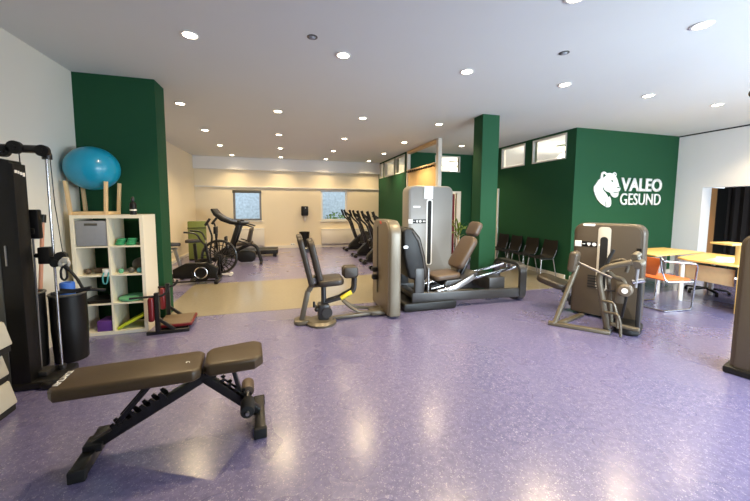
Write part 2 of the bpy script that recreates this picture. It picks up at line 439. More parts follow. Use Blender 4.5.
# doors in the green walls
d = struct(MB().box((5.47, 9.385, 1.0), (0.14, 0.05, 2.0)).box((5.02, 9.385, 2.03), (1.04, 0.05, 0.07)).box((4.6, 9.385, 1.0), (0.08, 0.05, 2.0)).build('door_1', M['trim_white'], flat=True))
MB().box((5.0, 9.48, 1.0), (0.76, 0.04, 1.98)).build('door_leaf', M['red'], d, flat=True)
MB().box((5.2, 9.47, 1.0), (0.05, 0.05, 1.98)).build('door_edge', M['trim_white'], d, flat=True)
d = struct(MB().box((5.94, 8.03, 1.015), (0.05, 0.11, 2.03)).box((5.94, 8.98, 1.015), (0.05, 0.07, 2.03)).box((5.94, 8.5, 2.06), (0.05, 1.05, 0.07)).build('door_2', M['trim_white'], flat=True))
MB().box((6.0, 8.5, 1.01), (0.04, 0.88, 2.0)).build('door_leaf', M['white_lam'], d, flat=True)
# opening in the right wall: pale timber post, dark cloth and panel painted as the unlit room
struct(MB().box((9.4, 5.01, 1.015), (0.20, 0.06, 2.03)).build('trim_5', M['wood_brown'], flat=True))
struct(MB().box((9.69, 5.01, 1.015), (0.40, 0.05, 2.03)).build('trim_6', M['black'], flat=True))
cb = MB()
cp = [(9.9+0.04*math.sin(i*1.9), 2.1+i*0.05) for i in range(60)]
cb.add([(x, y, z) for x, y in cp for z in (0, 2.3)], [(2*i, 2*i+2, 2*i+3, 2*i+1) for i in range(59)])
cb.add([(x+0.02, y, z) for x, y in cp for z in (0, 2.3)], [(2*i, 2*i+2, 2*i+3, 2*i+1) for i in range(59)])
tag(cb.build('curtain', M['dark_room']), 'dark brown curtain standing in for the unlit room in the white right wall opening', 'curtain')
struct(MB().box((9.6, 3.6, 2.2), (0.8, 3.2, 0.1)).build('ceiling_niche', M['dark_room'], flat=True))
# coat-rack partition beside the green far wall
p = thing('coat_partition', 'open timber partition with warm wooden coat panel behind silver machine tower', 'partition', (3.72, 8.4, 0))
MB().box((0, 0.02, 1.32), (0.05, 1.9, 2.64), 0.004).build('panel', M['wood_warm'], p)
MB().box((0, -1.03, CH/2), (0.1, 0.12, CH-0.004), 0.004).build('post', M['trim_white'], p)
MB().box((0, 1.0, CH/2), (0.1, 0.08, CH-0.004), 0.004).build('post', M['trim_white'], p)
MB().box((0, 0, CH-0.045), (0.12, 1.9, 0.08), 0.004).build('top_beam', M['wood'], p)
MB().box((-0.03, 0.0, 2.66), (0.09, 1.92, 0.04), 0.004).build('rail', M['wood'], p)
for k in range(12):
    y = -0.85+k*0.155
    MB().cyl((-0.02, y, 2.60), (-0.11, y, 2.615), 0.012, n=8).ball((-0.11, y, 2.615), 0.02, 8, 6).build('coat_peg', M['black'], p)

# outside the back windows: pale rendered wall and shrubs
struct(MB().box((0.5, 17.0, 1.6), (16, 0.2, 3.2)).build('exterior_wall', M['outside_wall'], flat=True))
struct(MB().box((0.5, 15.0, -0.15), (16, 5.0, 0.1)).build('ground_outside', M['pot'], flat=True))
def shrub(x, y, r, label):
    b = MB()
    for k in range(260):
        u = random.uniform(-1, 1); a = random.uniform(0, 2*PI); q = math.sqrt(1-u*u); rr = r*random.uniform(0.6, 1)
        c = Vector((x+rr*q*math.cos(a), y+rr*q*math.sin(a), r*0.95+rr*u*0.95))
        t = Vector((random.uniform(-1, 1), random.uniform(-1, 1), random.uniform(-1, 1))).normalized()
        s = t.cross(Vector((0.3, 0.5, 0.8))).normalized()
        l = 0.09
        b.add([c-t*l, c+s*l*0.5, c+t*l, c-s*l*0.5], [(0, 1, 2, 3)])
    root = thing('shrub', label, 'shrub', (0, 0, -0.1))
    b.build('leaves', M['leaf'], root, flat=True); MB().cyl((x, y, 0), (x, y, r), 0.03, n=8).build('stem', M['wood'], root)
shrub(2.4, 15.6, 0.75, 'green shrub outside the window beside the cross trainers')
shrub(-1.9, 16.0, 0.5, 'small green shrub outside the window behind the treadmill')

# unseen lamps added to light the rooms behind the transom windows
for nm, loc, lab in (('added_room_lamp', (7.4, 7.2, CH), 'unseen added ceiling lamp in the room behind the transom windows of the chair wall'),
                ('added_room_lamp', (6.2, 11.0, CH), 'unseen added ceiling lamp in the room behind the far transom windows')):
    t = thing(nm, lab, 'lamp', loc)
    MB().cyl((0, 0, -0.05), (0, 0, 0), 0.2, n=24).build('base', M['white_plastic'], t)
    l = bpy.data.lights.new('added_room_light', 'POINT'); l.energy = 110; l.color = (1, 0.94, 0.84); l.shadow_soft_size = 0.15
    o = bpy.data.objects.new('added_room_light', l); o.location = (0, 0, -0.35); o.parent = t; COL.objects.link(o)
    MB().lathe([(0.001, -0.13), (0.1, -0.12), (0.16, -0.09), (0.18, -0.05)], n=24).build('lamp_shade', M['lamp_on'], t)

# ------------------------------------------------------------------ recessed ceiling spotlights
proto_me = {}
def downlight(x, y, label):
    t = thing('ceiling_spotlight', label, 'ceiling light', (x, y, CH), 0, 'recessed ceiling spotlights')
    if not proto_me:
        r = MB().lathe([(0.075, 0.0), (0.085, -0.004), (0.085, -0.008), (0.07, -0.012), (0.06, -0.008), (0.06, 0.0)], n=24).build('trim_ring', M['white_plastic'], t)
        d = MB().lathe([(0.001, -0.011), (0.04, -0.011), (0.062, -0.009), (0.062, -0.002)], n=24).build('lamp_lens', M['lamp_on'], t)
        proto_me['r'] = r.data; proto_me['d'] = d.data
    else:
        for nm, k in (('trim_ring', 'r'), ('lamp_lens', 'd')):
            o = bpy.data.objects.new(nm, proto_me[k]); o.parent = t; COL.objects.link(o)
    l = bpy.data.lights.new('spot_lamp', 'SPOT'); l.energy = LAMP_W * (0.75 if y > 11 else 1.35 if y > 5 else 1.65); l.color = LAMP_COL; l.spot_size = 2.25; l.spot_blend = 0.85; l.shadow_soft_size = 0.06
    o = bpy.data.objects.new('spot_lamp', l); o.location = (0, 0, -0.03); o.parent = t; COL.objects.link(o)
ORD = ['first', 'second', 'third', 'fourth', 'fifth', 'sixth', 'unseen added seventh']
ROWS = [(2.15, [2.25, 3.69], 'in the row nearest the viewer'),
        (3.65, [-0.85, 0.66, 2.2, 3.7, 5.25, 6.77, 8.3], 'in the row over the big open floor'),  # last spotlight is out of view, added to warm the right wall
        (6.08, [-1.6, -0.07, 1.47, 3.06], 'in the row over the olive floor strip'),
        (8.05, [-1.65, -0.08, 1.48, 3.06, 4.75], 'in the row over the bikes'),
        (9.95, [-1.68, -0.07, 1.48, 3.1], 'in the row over the treadmill'),
        (11.75, [-1.63, -0.07, 1.48, 3.08], 'in the row along the window wall')]
for y, xs, wh in ROWS:
    for i, x in enumerate(xs):
        downlight(x, y, 'round glowing ceiling spotlight, %s from the left %s' % (ORD[i], wh))
for x, y, lab in ((0.3, 3.36, 'small round grey ceiling sensor between the two big left spotlights'), (2.94, 2.93, 'small dark ceiling sensor above the open floor towards the logo wall')):
    t = thing('ceiling_sensor', lab, 'sensor', (x, y, CH))
    MB().lathe([(0.001, -0.02), (0.02, -0.018), (0.03, -0.009), (0.036, 0)], n=18).build('sensor_dome', M['grey_box'], t)
    MB().lathe([(0.035, -0.005), (0.052, -0.004), (0.052, 0)], n=18).build('ring', M['stripe_grey'], t)

# ------------------------------------------------------------------ wall logo
lg = thing('wall_logo', 'white lioness head emblem and lettering on the bright green wall', 'sign', (6.51, 5.5, 0))
HEAD = [(0.138, 2.275), (0.146, 2.312), (0.171, 2.344), (0.21, 2.357), (0.259, 2.349), (0.303, 2.321), (0.384, 2.335), (0.475, 2.318), (0.491, 2.342), (0.522, 2.351), (0.557, 2.341), (0.577, 2.312), (0.575, 2.282), (0.558, 2.262), (0.608, 2.2), (0.644, 2.122), (0.673, 2.054), (0.714, 2.015), (0.712, 1.973), (0.679, 1.933), (0.667, 1.909), (0.666, 1.865), (0.643, 1.821), (0.598, 1.8), (0.553, 1.8), (0.504, 1.823), (0.462, 1.856), (0.431, 1.889), (0.415, 1.832), (0.439, 1.793), (0.465, 1.733), (0.473, 1.664), (0.459, 1.614), (0.42, 1.586), (0.368, 1.582), (0.288, 1.612), (0.182, 1.668), (0.087, 1.744), (0.011, 1.846), (-0.038, 1.952), (-0.036, 2.029), (0.021, 2.098), (0.078, 2.177), (0.129, 2.207)]
MB().prism(HEAD, -0.03, -0.008, 'y').build('emblem', M['white_plastic'], lg, flat=True)
for poly in ([(0.19, 2.263), (0.197, 2.3), (0.232, 2.307), (0.276, 2.266), (0.237, 2.253), (0.206, 2.217)],
             [(0.428, 2.172), (0.453, 2.185), (0.486, 2.162), (0.493, 2.142), (0.462, 2.138), (0.435, 2.153)],
             [(0.189, 2.083), (0.215, 2.015), (0.249, 1.967), (0.301, 1.934), (0.366, 1.92), (0.431, 1.893), (0.415, 1.832), (0.382, 1.798), (0.341, 1.851), (0.291, 1.903), (0.236, 1.941), (0.202, 1.991)],
             [(0.602, 2.027), (0.643, 2.035), (0.703, 2.017), (0.694, 2.0), (0.645, 2.011), (0.614, 2.011)],
             [(0.487, 1.906), (0.554, 1.915), (0.614, 1.92), (0.662, 1.936), (0.659, 1.916), (0.602, 1.902), (0.545, 1.891)],
             [(0.294, 1.732), (0.324, 1.683), (0.336, 1.6), (0.315, 1.608), (0.304, 1.673)],
             [(0.504, 2.323), (0.534, 2.332), (0.552, 2.301), (0.538, 2.285)]):
    MB().prism(poly, -0.033, -0.029, 'y').build('emblem_line', M['green_paint'], lg, flat=True)
lettering('lettering_bold', 'VALEO', M['white_plastic'], lg, (0.735, -0.008, 1.945), (1, 0, 0), (0, 0, 1), 1.26, 0.30, 0.022, bold=0.03)
lettering('lettering_thin', 'GESUND', M['white_plastic'], lg, (0.735, -0.008, 1.635), (1, 0, 0), (0, 0, 1), 1.25, 0.265, 0.022, bold=0.004)

# ------------------------------------------------------------------ adjustable weight bench in the foreground
bn = thing('weight_bench', 'black adjustable weight bench with padded back and seat on open purple floor', 'bench', (-1.195, 2.335, 0), math.radians(5.4))
MB().bar((0.0, -0.2, 0.04), (0.0, 0.2, 0.04), 0.075, 0.07, 0.008).build('front_foot', M['black_metal'], bn)
f = MB().bar((1.0, -0.19, 0.04), (1.0, 0.19, 0.04), 0.07, 0.07, 0.008).build('rear_foot', M['black_metal'], bn)
for nm, x, s in (('foot_cap', 0.0, 1), ('foot_cap', 0.0, -1), ('foot_cap', 1.0, 1), ('foot_cap', 1.0, -1)):
    MB().box((x, s*0.195, 0.036), (0.085, 0.04, 0.072), 0.008).build(nm, M['rubber'], bn)
MB().bar((0.0, 0, 0.075), (0.66, 0, 0.415), 0.055, 0.06, 0.006, (0, 0, 1)).box((0.02, 0, 0.085), (0.1, 0.11, 0.05), 0.006).build('main_beam', M['black_metal'], bn)
MB().bar((0.64, 0, 0.41), (0.99, 0, 0.075), 0.055, 0.06, 0.006).build('rear_beam', M['black_metal'], bn)
MB().box((0.66, 0, 0.43), (0.13, 0.09, 0.05), 0.008).cyl((0.635, -0.07, 0.445), (0.635, 0.07, 0.445), 0.016).cyl((0.69, -0.07, 0.445), (0.69, 0.07, 0.445), 0.016).build('hinge_bracket', M['black_metal'], bn)
def teeth(p0, p1, n, h, w):
    p0 = Vector(p0); p1 = Vector(p1); d = p1-p0; L = d.length; ex = d/L; ez = Vector((-ex.z, 0, ex.x)) if ex.x else Vector((0, 0, 1))
    pts = [(0, -0.02)]; pts.append((L, -0.02))
    for k in range(n, 0, -1):
        a = L*k/n; q = L/n
        pts += [(a, h*0.45), (a-q*0.15, h), (a-q*0.45, h*0.95), (a-q*0.5, h*0.3), (a-q*0.9, h*0.25)]
    pts.append((0, 0.0))
    return [(p0.x+ex.x*u+ez.x*v, p0.z+ex.z*u+ez.z*v) for u, v in pts]
MB().prism(teeth((0.10, 0, 0.145), (0.42, 0, 0.325), 6, 0.05, 0), -0.034, -0.024, 'y').prism(teeth((0.10, 0, 0.145), (0.42, 0, 0.325), 6, 0.05, 0), 0.024, 0.034, 'y').build('adjustment_rack', M['black_metal'], bn)
MB().bar((0.34, -0.045, 0.435), (0.15, -0.045, 0.215), 0.014, 0.03, 0.003).bar((0.34, 0.045, 0.435), (0.15, 0.045, 0.215), 0.014, 0.03, 0.003).cyl((0.15, -0.06, 0.21), (0.15, 0.06, 0.21), 0.012).build('back_strut', M['black_metal'], bn)
MB().prism(teeth((0.95, 0, 0.15), (0.73, 0, 0.36), 5, -0.04, 0), -0.034, -0.024, 'y').prism(teeth((0.95, 0, 0.15), (0.73, 0, 0.36), 5, -0.04, 0), 0.024, 0.034, 'y').build('seat_rack', M['black_metal'], bn)
MB().bar((0.82, 0, 0.47), (0.87, 0, 0.25), 0.05, 0.025, 0.003).build('seat_strut', M['black_metal'], bn)
MB().cyl((0.92, -0.22, 0.2), (0.92, 0.22, 0.2), 0.012).build('roller_axle', M['steel'], bn)
for s in (-1, 1):
    MB().lathe([(0.02, 0), (0.042, 0.004), (0.046, 0.012), (0.046, 0.128), (0.042, 0.136), (0.02, 0.14)], (0.92, 0.06 if s > 0 else -0.2, 0.2), 18, Vector((0, 1, 0)).to_track_quat('Z', 'Y')).build('foam_roller', M['vinyl_brown'] if s > 0 else M['rubber'], bn)
MB().bar((0.94, 0, 0.08), (0.92, 0, 0.21), 0.05, 0.03, 0.003).cyl((0.9, -0.06, 0.14), (0.9, 0.02, 0.14), 0.02).build('roller_bracket', M['black_metal'], bn)
bp_ = MB(Matrix.Rotation(math.radians(0.6), 4, 'Y')).prism(
    [(-0.15, -0.105), (-0.115, -0.15), (0.60, -0.165), (0.635, -0.12), (0.635, 0.12), (0.60, 0.165), (-0.115, 0.15), (-0.15, 0.105)], 0.462, 0.54, 'z', 0.022, 3).build('back_pad', M['vinyl'], bn)
lettering('pad_lettering', 'TUNTURI', M['white_plastic'], bp_, (-0.13, 0.095, 0.5428), (0, -1, 0.0), (1, 0, -0.0105), 0.19, 0.03, 0.0012, bold=0.02, shear=0.25)
MB().torus((0.55, -0.02, 0.536), 0.009, 0.0025, 'z', 14, 6, 0.75).tube([(0.559, -0.02, 0.536), (0.563, -0.02, 0.5363), (0.563, -0.035, 0.5363)], 0.0025, 6).build('pad_emblem', M['white_plastic'], bp_)
sp_ = MB(Matrix.Translation((0.655, 0, 0.462)) @ Matrix.Rotation(math.radians(-1.5), 4, 'Y')).prism(
    [(0.0, -0.09), (0.03, -0.145), (0.32, -0.165), (0.375, -0.11), (0.375, 0.11), (0.32, 0.165), (0.03, 0.145), (0.0, 0.09)], 0, 0.085, 'z', 0.024, 3).build('seat_pad', M['vinyl'], bn)

# ------------------------------------------------------------------ cube shelf and what stands in and on it
sh = thing('cube_shelf', 'white eight-cube shelf unit standing against the dark green wall', 'shelf', (-2.04, 4.78, 0))
HW, SD, SH = 0.37, 0.2, 1.47
for x in (-HW+0.02, HW-0.02): MB().box((x, 0, SH/2), (0.04, SD*2, SH), 0.002).build('side_panel', M['white_lam'], sh, flat=True)
MB().box((0, 0, SH-0.02), (HW*2-0.08, SD*2, 0.04)).build('top_panel', M['white_lam'], sh, flat=True)
MB().box((0, 0, 0.02), (HW*2-0.08, SD*2, 0.04)).build('bottom_panel', M['white_lam'], sh, flat=True)
MB().box((0, 0, SH/2), (0.018, SD*2-0.004, SH-0.08)).build('divider', M['white_lam'], sh, flat=True)
ch_ = (SH-0.08-3*0.018)/4
zl = [0.04+i*(ch_+0.018) for i in range(4)]
for z in zl[1:]:
    MB().box((-0.1695, 0, z-0.009), (0.321, SD*2-0.004, 0.018)).box((0.1695, 0, z-0.009), (0.321, SD*2-0.004, 0.018)).build('shelf_board', M['white_lam'], sh, flat=True)
SX, SY = -2.04, 4.78
FY = SY-SD
def at(dx, dy, row): return (SX+dx, FY+dy, zl[row])
bx = thing('storage_box', 'grey fabric storage box filling the top left cube of the white shelf', 'box', at(-0.1695, 0.19, 3))
MB().box((0, 0, 0.155), (0.31, 0.36, 0.3), 0.006).build('box_body', M['grey_box'], bx)
MB().box((0, -0.182, 0.262), (0.13, 0.006, 0.028), 0.002).build('grip_slot', M['stripe_grey'], bx)
def coil(name, loc, R, r, m, label, cat, flatten=1.0):
    t = MB().torus((0, 0, r*flatten), R, r, 'z', 26, 8)
    for i in range(1, 3): t.torus((0.008*i, 0.004*i, r*flatten+r*1.5*i), R*0.94, r, 'z', 26, 8)
    o = t.build(name, m); o.location = loc; tag(o, label, cat); return o
coil('resistance_band', at(0.078, 0.10, 3), 0.036, 0.016, M['band_green'], 'coiled green resistance band in the top right cube, left one', 'band')
coil('resistance_band', at(0.198, 0.09, 3), 0.038, 0.017, M['band_green'], 'coiled green resistance band in the top right cube, middle one', 'band')
coil('resistance_band', at(0.28, 0.21, 3), 0.03, 0.013, M['mint'], 'small mint resistance band in the top right cube, by the side panel', 'band')
# second row
for dx, dy, r, m, lab in ((-0.27, 0.1, 0.035, 'vinyl_brown', 'brown massage ball in the left cube of the second shelf row, beside a longer roll'),
                          (0.08, 0.08, 0.03, 'mint', 'mint green massage ball in the right cube of the second row'),
                          (0.185, 0.09, 0.035, 'stripe_grey', 'grey massage ball in the right cube of the second row'),
                          (0.285, 0.07, 0.033, 'teal', 'teal massage ball by the side panel in the second row')):
    o = MB().ball((0, 0, r), r, 18, 12).build('massage_ball', M[m]); o.location = at(dx, dy, 2); tag(o, lab, 'ball')
o = MB().lathe([(0.03, 0), (0.035, 0.005), (0.035, 0.175), (0.03, 0.18)], (0, 0, 0.036), 16, Vector((1, 0.2, 0)).to_track_quat('Z', 'Y')).build('foam_roll', M['vinyl_brown']); o.location = at(-0.22, 0.14, 2)
tag(o, 'short brown foam roll in the left cube of the second shelf row', 'foam roll')
t = thing('tape_roll', 'white roll with teal strap hanging over the shelf edge in the second row', 'roll', at(-0.05, 0.055, 2))
MB().lathe([(0.03, 0), (0.05, 0.0), (0.05, 0.07), (0.03, 0.07)], (0, 0, 0), 20).build('roll', M['white_plastic'], t)
MB().tube([(-0.02, -0.045, 0.03), (-0.025, -0.07, -0.02), (-0.02, -0.072, -0.09), (0.0, -0.073, -0.11), (0.02, -0.072, -0.09), (0.03, -0.07, -0.02), (0.03, -0.045, 0.03)], 0.008, 8, 0.03).build('strap', M['teal'], t)
o = MB().ball((0, 0, 0.085), (0.085, 0.085, 0.085)).build('gym_ball', M['stripe_grey']); o.location = at(0.235, 0.22, 2); tag(o, 'dark grey soft ball at the back of the right cube in the second row', 'ball')
# third row
o = MB().lathe([(0.04, 0), (0.14, 0.004), (0.16, 0.02), (0.155, 0.036), (0.11, 0.052), (0.03, 0.056)], n=32).build('balance_cushion', M['mint']); o.location = at(0.17, 0.16, 1); tag(o, 'round mint green balance cushion in the third shelf row', 'cushion')
o = MB().box((0, 0, 0.02), (0.3, 0.3, 0.04), 0.01).build('exercise_tray', M['black']); o.location = at(-0.17, 0.17, 1); tag(o, 'flat black tray in the left cube of the third shelf row', 'tray')
# bottom row
o = MB().box((0, 0, 0.065), (0.16, 0.22, 0.13), 0.008).build('foam_block', M['purple']); o.location = at(-0.10, 0.13, 0); tag(o, 'purple foam yoga block in the bottom left cube of the shelf', 'block')
lw = MB().prism([(-0.145, 0.0), (-0.135, 0.0), (0.145, 0.15), (0.145, 0.185), (-0.145, 0.03)], 0.03, 0.3, 'y', 0.008).build('foam_wedge', M['lime']); lw.location = at(0.168, 0.0, 0); tag(lw, 'lime yellow foam wedge tilted in the bottom right cube of the shelf', 'wedge')
# on top: ball stand, ball, bottle
bs = thing('ball_stand', 'pale wooden stand cradling the turquoise ball on top of the shelf', 'stand', (-2.245, 4.79, SH))
SR = 0.185
for y in (-0.14, 0.14): MB().box((0, y, 0.02), (0.40, 0.035, 0.04), 0.004).build('base_rail', M['wood'], bs)
for x in (-SR+0.01, SR-0.01): MB().box((x, 0, 0.02), (0.035, 0.245, 0.04), 0.004).build('cross_rail', M['wood'], bs)
for sx in (-1, 1):
    for sy in (-1, 1):
        MB().bar((sx*0.175, sy*0.155, 0.0), (sx*0.20, sy*0.165, 0.40), 0.045, 0.03, 0.004, (1, 0, 0)).build('slat_post', M['wood'], bs)
gb = tag(MB().ball((0, 0, 0), (0.272, 0.272, 0.262), 40, 24).build('exercise_ball', M['ball']), 'large turquoise exercise ball resting in the wooden stand', 'ball'); gb.location = (-2.245, 4.79, 2.035)
bt = thing('spray_bottle', 'small black bottle standing on the right end of the shelf top', 'bottle', (-1.81, 4.70, SH))
MB().lathe([(0.03, 0), (0.036, 0.005), (0.036, 0.13), (0.03, 0.15), (0.014, 0.165), (0.014, 0.18)], n=18).build('bottle_body', M['black'], bt)
MB().lathe([(0.018, 0.178), (0.02, 0.18), (0.018, 0.21), (0.008, 0.225)], n=14).build('cap', M['grey_dark'], bt)
MB().lathe([(0.0365, 0.05), (0.0368, 0.051), (0.0368, 0.066), (0.0365, 0.067)], n=18).build('band_label', M['paper'], bt)

# ------------------------------------------------------------------ cable machine at the left edge
cm = thing('cable_machine', 'tall black cable pulley machine at the left wall beside the white shelf', 'gym machine', (-2.2, 3.5, 0))
def rel(o, *pts): return [(p[0]-o.location.x, p[1]-o.location.y, p[2]) for p in pts]
MB().prism([(-0.32, 0.03), (0.08, 0.03), (0.08, 1.93), (0.055, 1.93), (0.055, 1.955), (0.035, 1.955), (-0.32, 2.03)], -0.14, 0.0, 'y', 0.006).build('weight_shroud', M['black'], cm)
MB().box((-0.085, -0.142, 0.98), (0.07, 0.012, 1.9), 0.003).build('shroud_stripe', M['stripe_grey'], cm)
MB().box((-0.012, -0.143, 1.17), (0.012, 0.01, 0.17), 0.003).build('slot_edge', M['steel'], cm)
q = MB()
for i, (w_, dz) in enumerate(((0.03, 0), (0.022, -0.004), (0.028, -0.012), (0.026, -0.02))): q.box((0.082, -0.115+i*0.028, 1.865+dz), (0.006, w_*0.85, 0.025+0.008*(i > 2)), 0.003)
q.build('badge', M['paper'], cm)
MB().tube([(-0.33, 0.06, 2.075), (0.17, 0.06, 2.075), (0.2, 0.06, 2.04), (0.2, 0.06, 1.99)], 0.035, 12, 0.05).build('top_beam', M['black_metal'], cm)
for x, z, r in ((-0.15, 2.075, 0.055), (-0.08, 2.045, 0.05), (0.0, 2.08, 0.055), (0.19, 2.06, 0.05)):
    MB().cyl((x, 0.01, z), (x, 0.045, z), r, n=22).cyl((x, 0.0, z), (x, 0.012, z), r*0.35, n=12).build('pulley', M['black'], cm)
MB().cyl((0.185, 0.075, 0.05), (0.185, 0.075, 2.03), 0.010, n=12).build('guide_rod', M['chrome'], cm)
MB().cyl((0.045, 0.02, 1.25), (0.03, 0.02, 2.05), 0.004, n=6).build('cable', M['black'], cm)
MB().tube([(0.225, 0.05, 2.06), (0.235, 0.05, 1.6), (0.27, 0.05, 1.12)], 0.004, 6).build('cable', M['black'], cm)
MB().cyl((-0.12, 0.02, 1.9), (-0.12, 0.02, 2.04), 0.004, n=6).build('cable', M['black'], cm)
MB().box((0.06, 0.07, 1.42), (0.1, 0.06, 0.26), 0.012).box((0.02, 0.04, 1.5), (0.02, 0.04, 0.1), 0.005).box((0.06, 0.035, 1.36), (0.05, 0.02, 0.05), 0.006).build('cable_guide', M['black'], cm)
MB().cyl((0.045, 0.05, 0.1), (0.06, 0.05, 1.3), 0.008, n=8).build('guide_rod', M['steel'], cm)
car = MB().box((0.14, 0.06, 1.14), (0.085, 0.08, 0.15), 0.008).cyl((0.06, 0.06, 1.14), (0.12, 0.06, 1.14), 0.02).box((0.22, 0.05, 1.10), (0.12, 0.05, 0.06), 0.01).build('carriage', M['black'], cm)
MB().cyl((0.26, 0.02, 1.125), (0.26, 0.06, 1.125), 0.045, n=20).cyl((0.22, 0.01, 1.07), (0.22, 0.06, 1.07), 0.035, n=20).build('pulley', M['rubber'], cm)
sk = MB().torus((0.30, 0.0, 1.07), 0.034, 0.013, 'y', 18, 8).box((0.31, 0.0, 1.10), (0.05, 0.03, 0.05), 0.01).build('shackle', M['shell_light'], cm)
MB().tube([(0.295, -0.01, 1.05), (0.275, -0.01, 1.01), (0.275, -0.01, 0.94), (0.295, -0.01, 0.915), (0.32, -0.01, 0.94), (0.32, -0.01, 1.01)], 0.009, 8, 0.02, closed=True).build('carabiner', M['black_metal'], cm)
MB().tube([(0.31, -0.01, 1.06), (0.40, -0.02, 0.92), (0.44, -0.02, 0.82)], 0.012, 8).tube([(0.27, -0.02, 0.835), (0.36, -0.02, 0.82), (0.5, -0.03, 0.845)], 0.014, 8).build('cable_handle', M['rubber'], cm)
MB().box((-0.02, 0.02, 0.035), (0.56, 0.34, 0.07), 0.02).build('base', M['black_metal'], cm)
MB().bar((0.20, -0.18, 0.03), (0.20, 0.22, 0.03), 0.09, 0.06, 0.02).build('base_foot', M['black_metal'], cm)
MB().cyl((0.185, 0.075, 0.06), (0.185, 0.075, 0.11), 0.03).box((0.1, 0.0, 0.09), (0.09, 0.12, 0.05), 0.01).build('rod_socket', M['grey_dark'], cm)
def bin_(loc, r, h, label):
    t = thing('storage_barrel', label, 'bin', loc)
    MB().lathe([(r*0.9, 0), (r*0.93, 0.01), (r, h*0.5), (r, h), (r*0.93, h), (r*0.92, 0.06), (0.01, 0.05)], n=32).build('barrel_body', M['black'], t)
    MB().torus((0, 0, h), r*0.985, 0.012, 'z', 32, 8).build('rim', M['stripe_grey'], t); return t
bin_((-2.145, 3.97, 0), 0.145, 0.69, 'black round storage barrel standing in front of the shelf')
bin_((-2.385, 3.86, 0), 0.105, 0.74, 'narrower black barrel between the cable machine and the shelf')
o = MB().lathe([(0.055, 0.0), (0.06, 0.01), (0.06, 0.73), (0.055, 0.74), (0.03, 0.74), (0.03, 0.0)], n=24).build('foam_roller', M['blue']); o.location = (-2.15, 3.98, 0.06); tag(o, 'blue foam roller standing in the black storage barrel', 'foam roller')
st = thing('gymnastic_stick', 'pinkish wooden stick with black end leaning up from the barrels', 'stick', (-2.3, 3.86, 0.06))
MB().cyl((0.02, 0, 0.0), (0.015, 0.22, 1.36), 0.016, n=12).build('stick', M['pole_pink'], st); MB().cyl((0.015, 0.22, 1.35), (0.015, 0.232, 1.43), 0.026, n=14).build('end_cap', M['black'], st)
st.location = (-2.385, 3.86, 0.06)
o = MB().tube([(-0.12, -0.08, 0.02), (0.0, -0.02, 0.02), (0.16, 0.0, 0.03), (0.27, 0.05, 0.0)], 0.016, 8, 0.06).box((0.0, -0.02, 0.02), (0.1, 0.03, 0.03), 0.006).build('cable_bar', M['rubber']); o.location = (-2.08, 3.90, 0.705); tag(o, 'black curved cable pull bar lying across the storage barrel', 'bar')

# three stacked step platforms, lower left
for i, (z, dx, sc, lab) in enumerate(((0.0, 0.0, 1.0, 'pale grey step platform at the bottom of the stack by the left edge'),
                                      (0.235, -0.035, 1.0, 'pale grey step platform in the middle of the stack by the left edge'),
                                      (0.47, 0.0, 1.0, 'pale grey step platform on top of the stack by the left edge'))):
    s = thing('step_platform', lab, 'step', (-2.24+dx, 2.72, z), 0, 'stacked step platforms')
    MB().prism([(-0.21, 0.05), (0.21, 0.05), (0.17, 0.225), (0.155, 0.235), (-0.155, 0.235), (-0.17, 0.225)], -0.36, 0.36, 'y', 0.012).build('platform_top', M['step_grey'], s)
    MB().box((0, 0, 0.025), (0.40, 0.70, 0.05), 0.006).build('platform_base', M['rubber'], s)

# ------------------------------------------------------------------ red padded floor station beside the shelf
rb = thing('padded_floor_station', 'low black frame with two red pads and brown platform beside the shelf', 'gym machine', (-1.4, 4.72, 0), math.radians(4))
for s, nm in ((-1, 'near'), (1, 'far')):
    y = s*0.255
    MB().box((-0.14, y, 0.26), (0.05, 0.05, 0.52), 0.004).bar((-0.26, y, 0.02), (0.2, y, 0.02), 0.05, 0.04, 0.004).bar((-0.14, y, 0.20), (0.04, y, 0.035), 0.035, 0.035, 0.003).build('upright_frame', M['black_metal'], rb)
    MB().box((-0.2, y, 0.315), (0.065, 0.09, 0.3), 0.025, seg=3).build('red_pad', M['red'], rb)
    MB().tube([(-0.42, y, 0.47), (-0.2, y, 0.475), (-0.08, y, 0.475), (-0.03, y, 0.52), (-0.02, y+0.01, 0.56)], 0.014, 8, 0.04).build('hand_grip', M['rubber'], rb)
MB().box((0.02, 0, 0.085), (0.36, 0.40, 0.02), 0.006).build('platform', M['brown_board'], rb)
MB().box((0.02, -0.2, 0.07), (0.38, 0.02, 0.035), 0.004).box((0.21, 0, 0.07), (0.02, 0.42, 0.035), 0.004).box((0.02, 0.2, 0.07), (0.38, 0.02, 0.035), 0.004).build('platform_edge', M['red'], rb)
for y in (-0.14, 0.14): MB().box((0.02, y, 0.0375), (0.3, 0.05, 0.075)).build('platform_runner', M['black_metal'], rb)

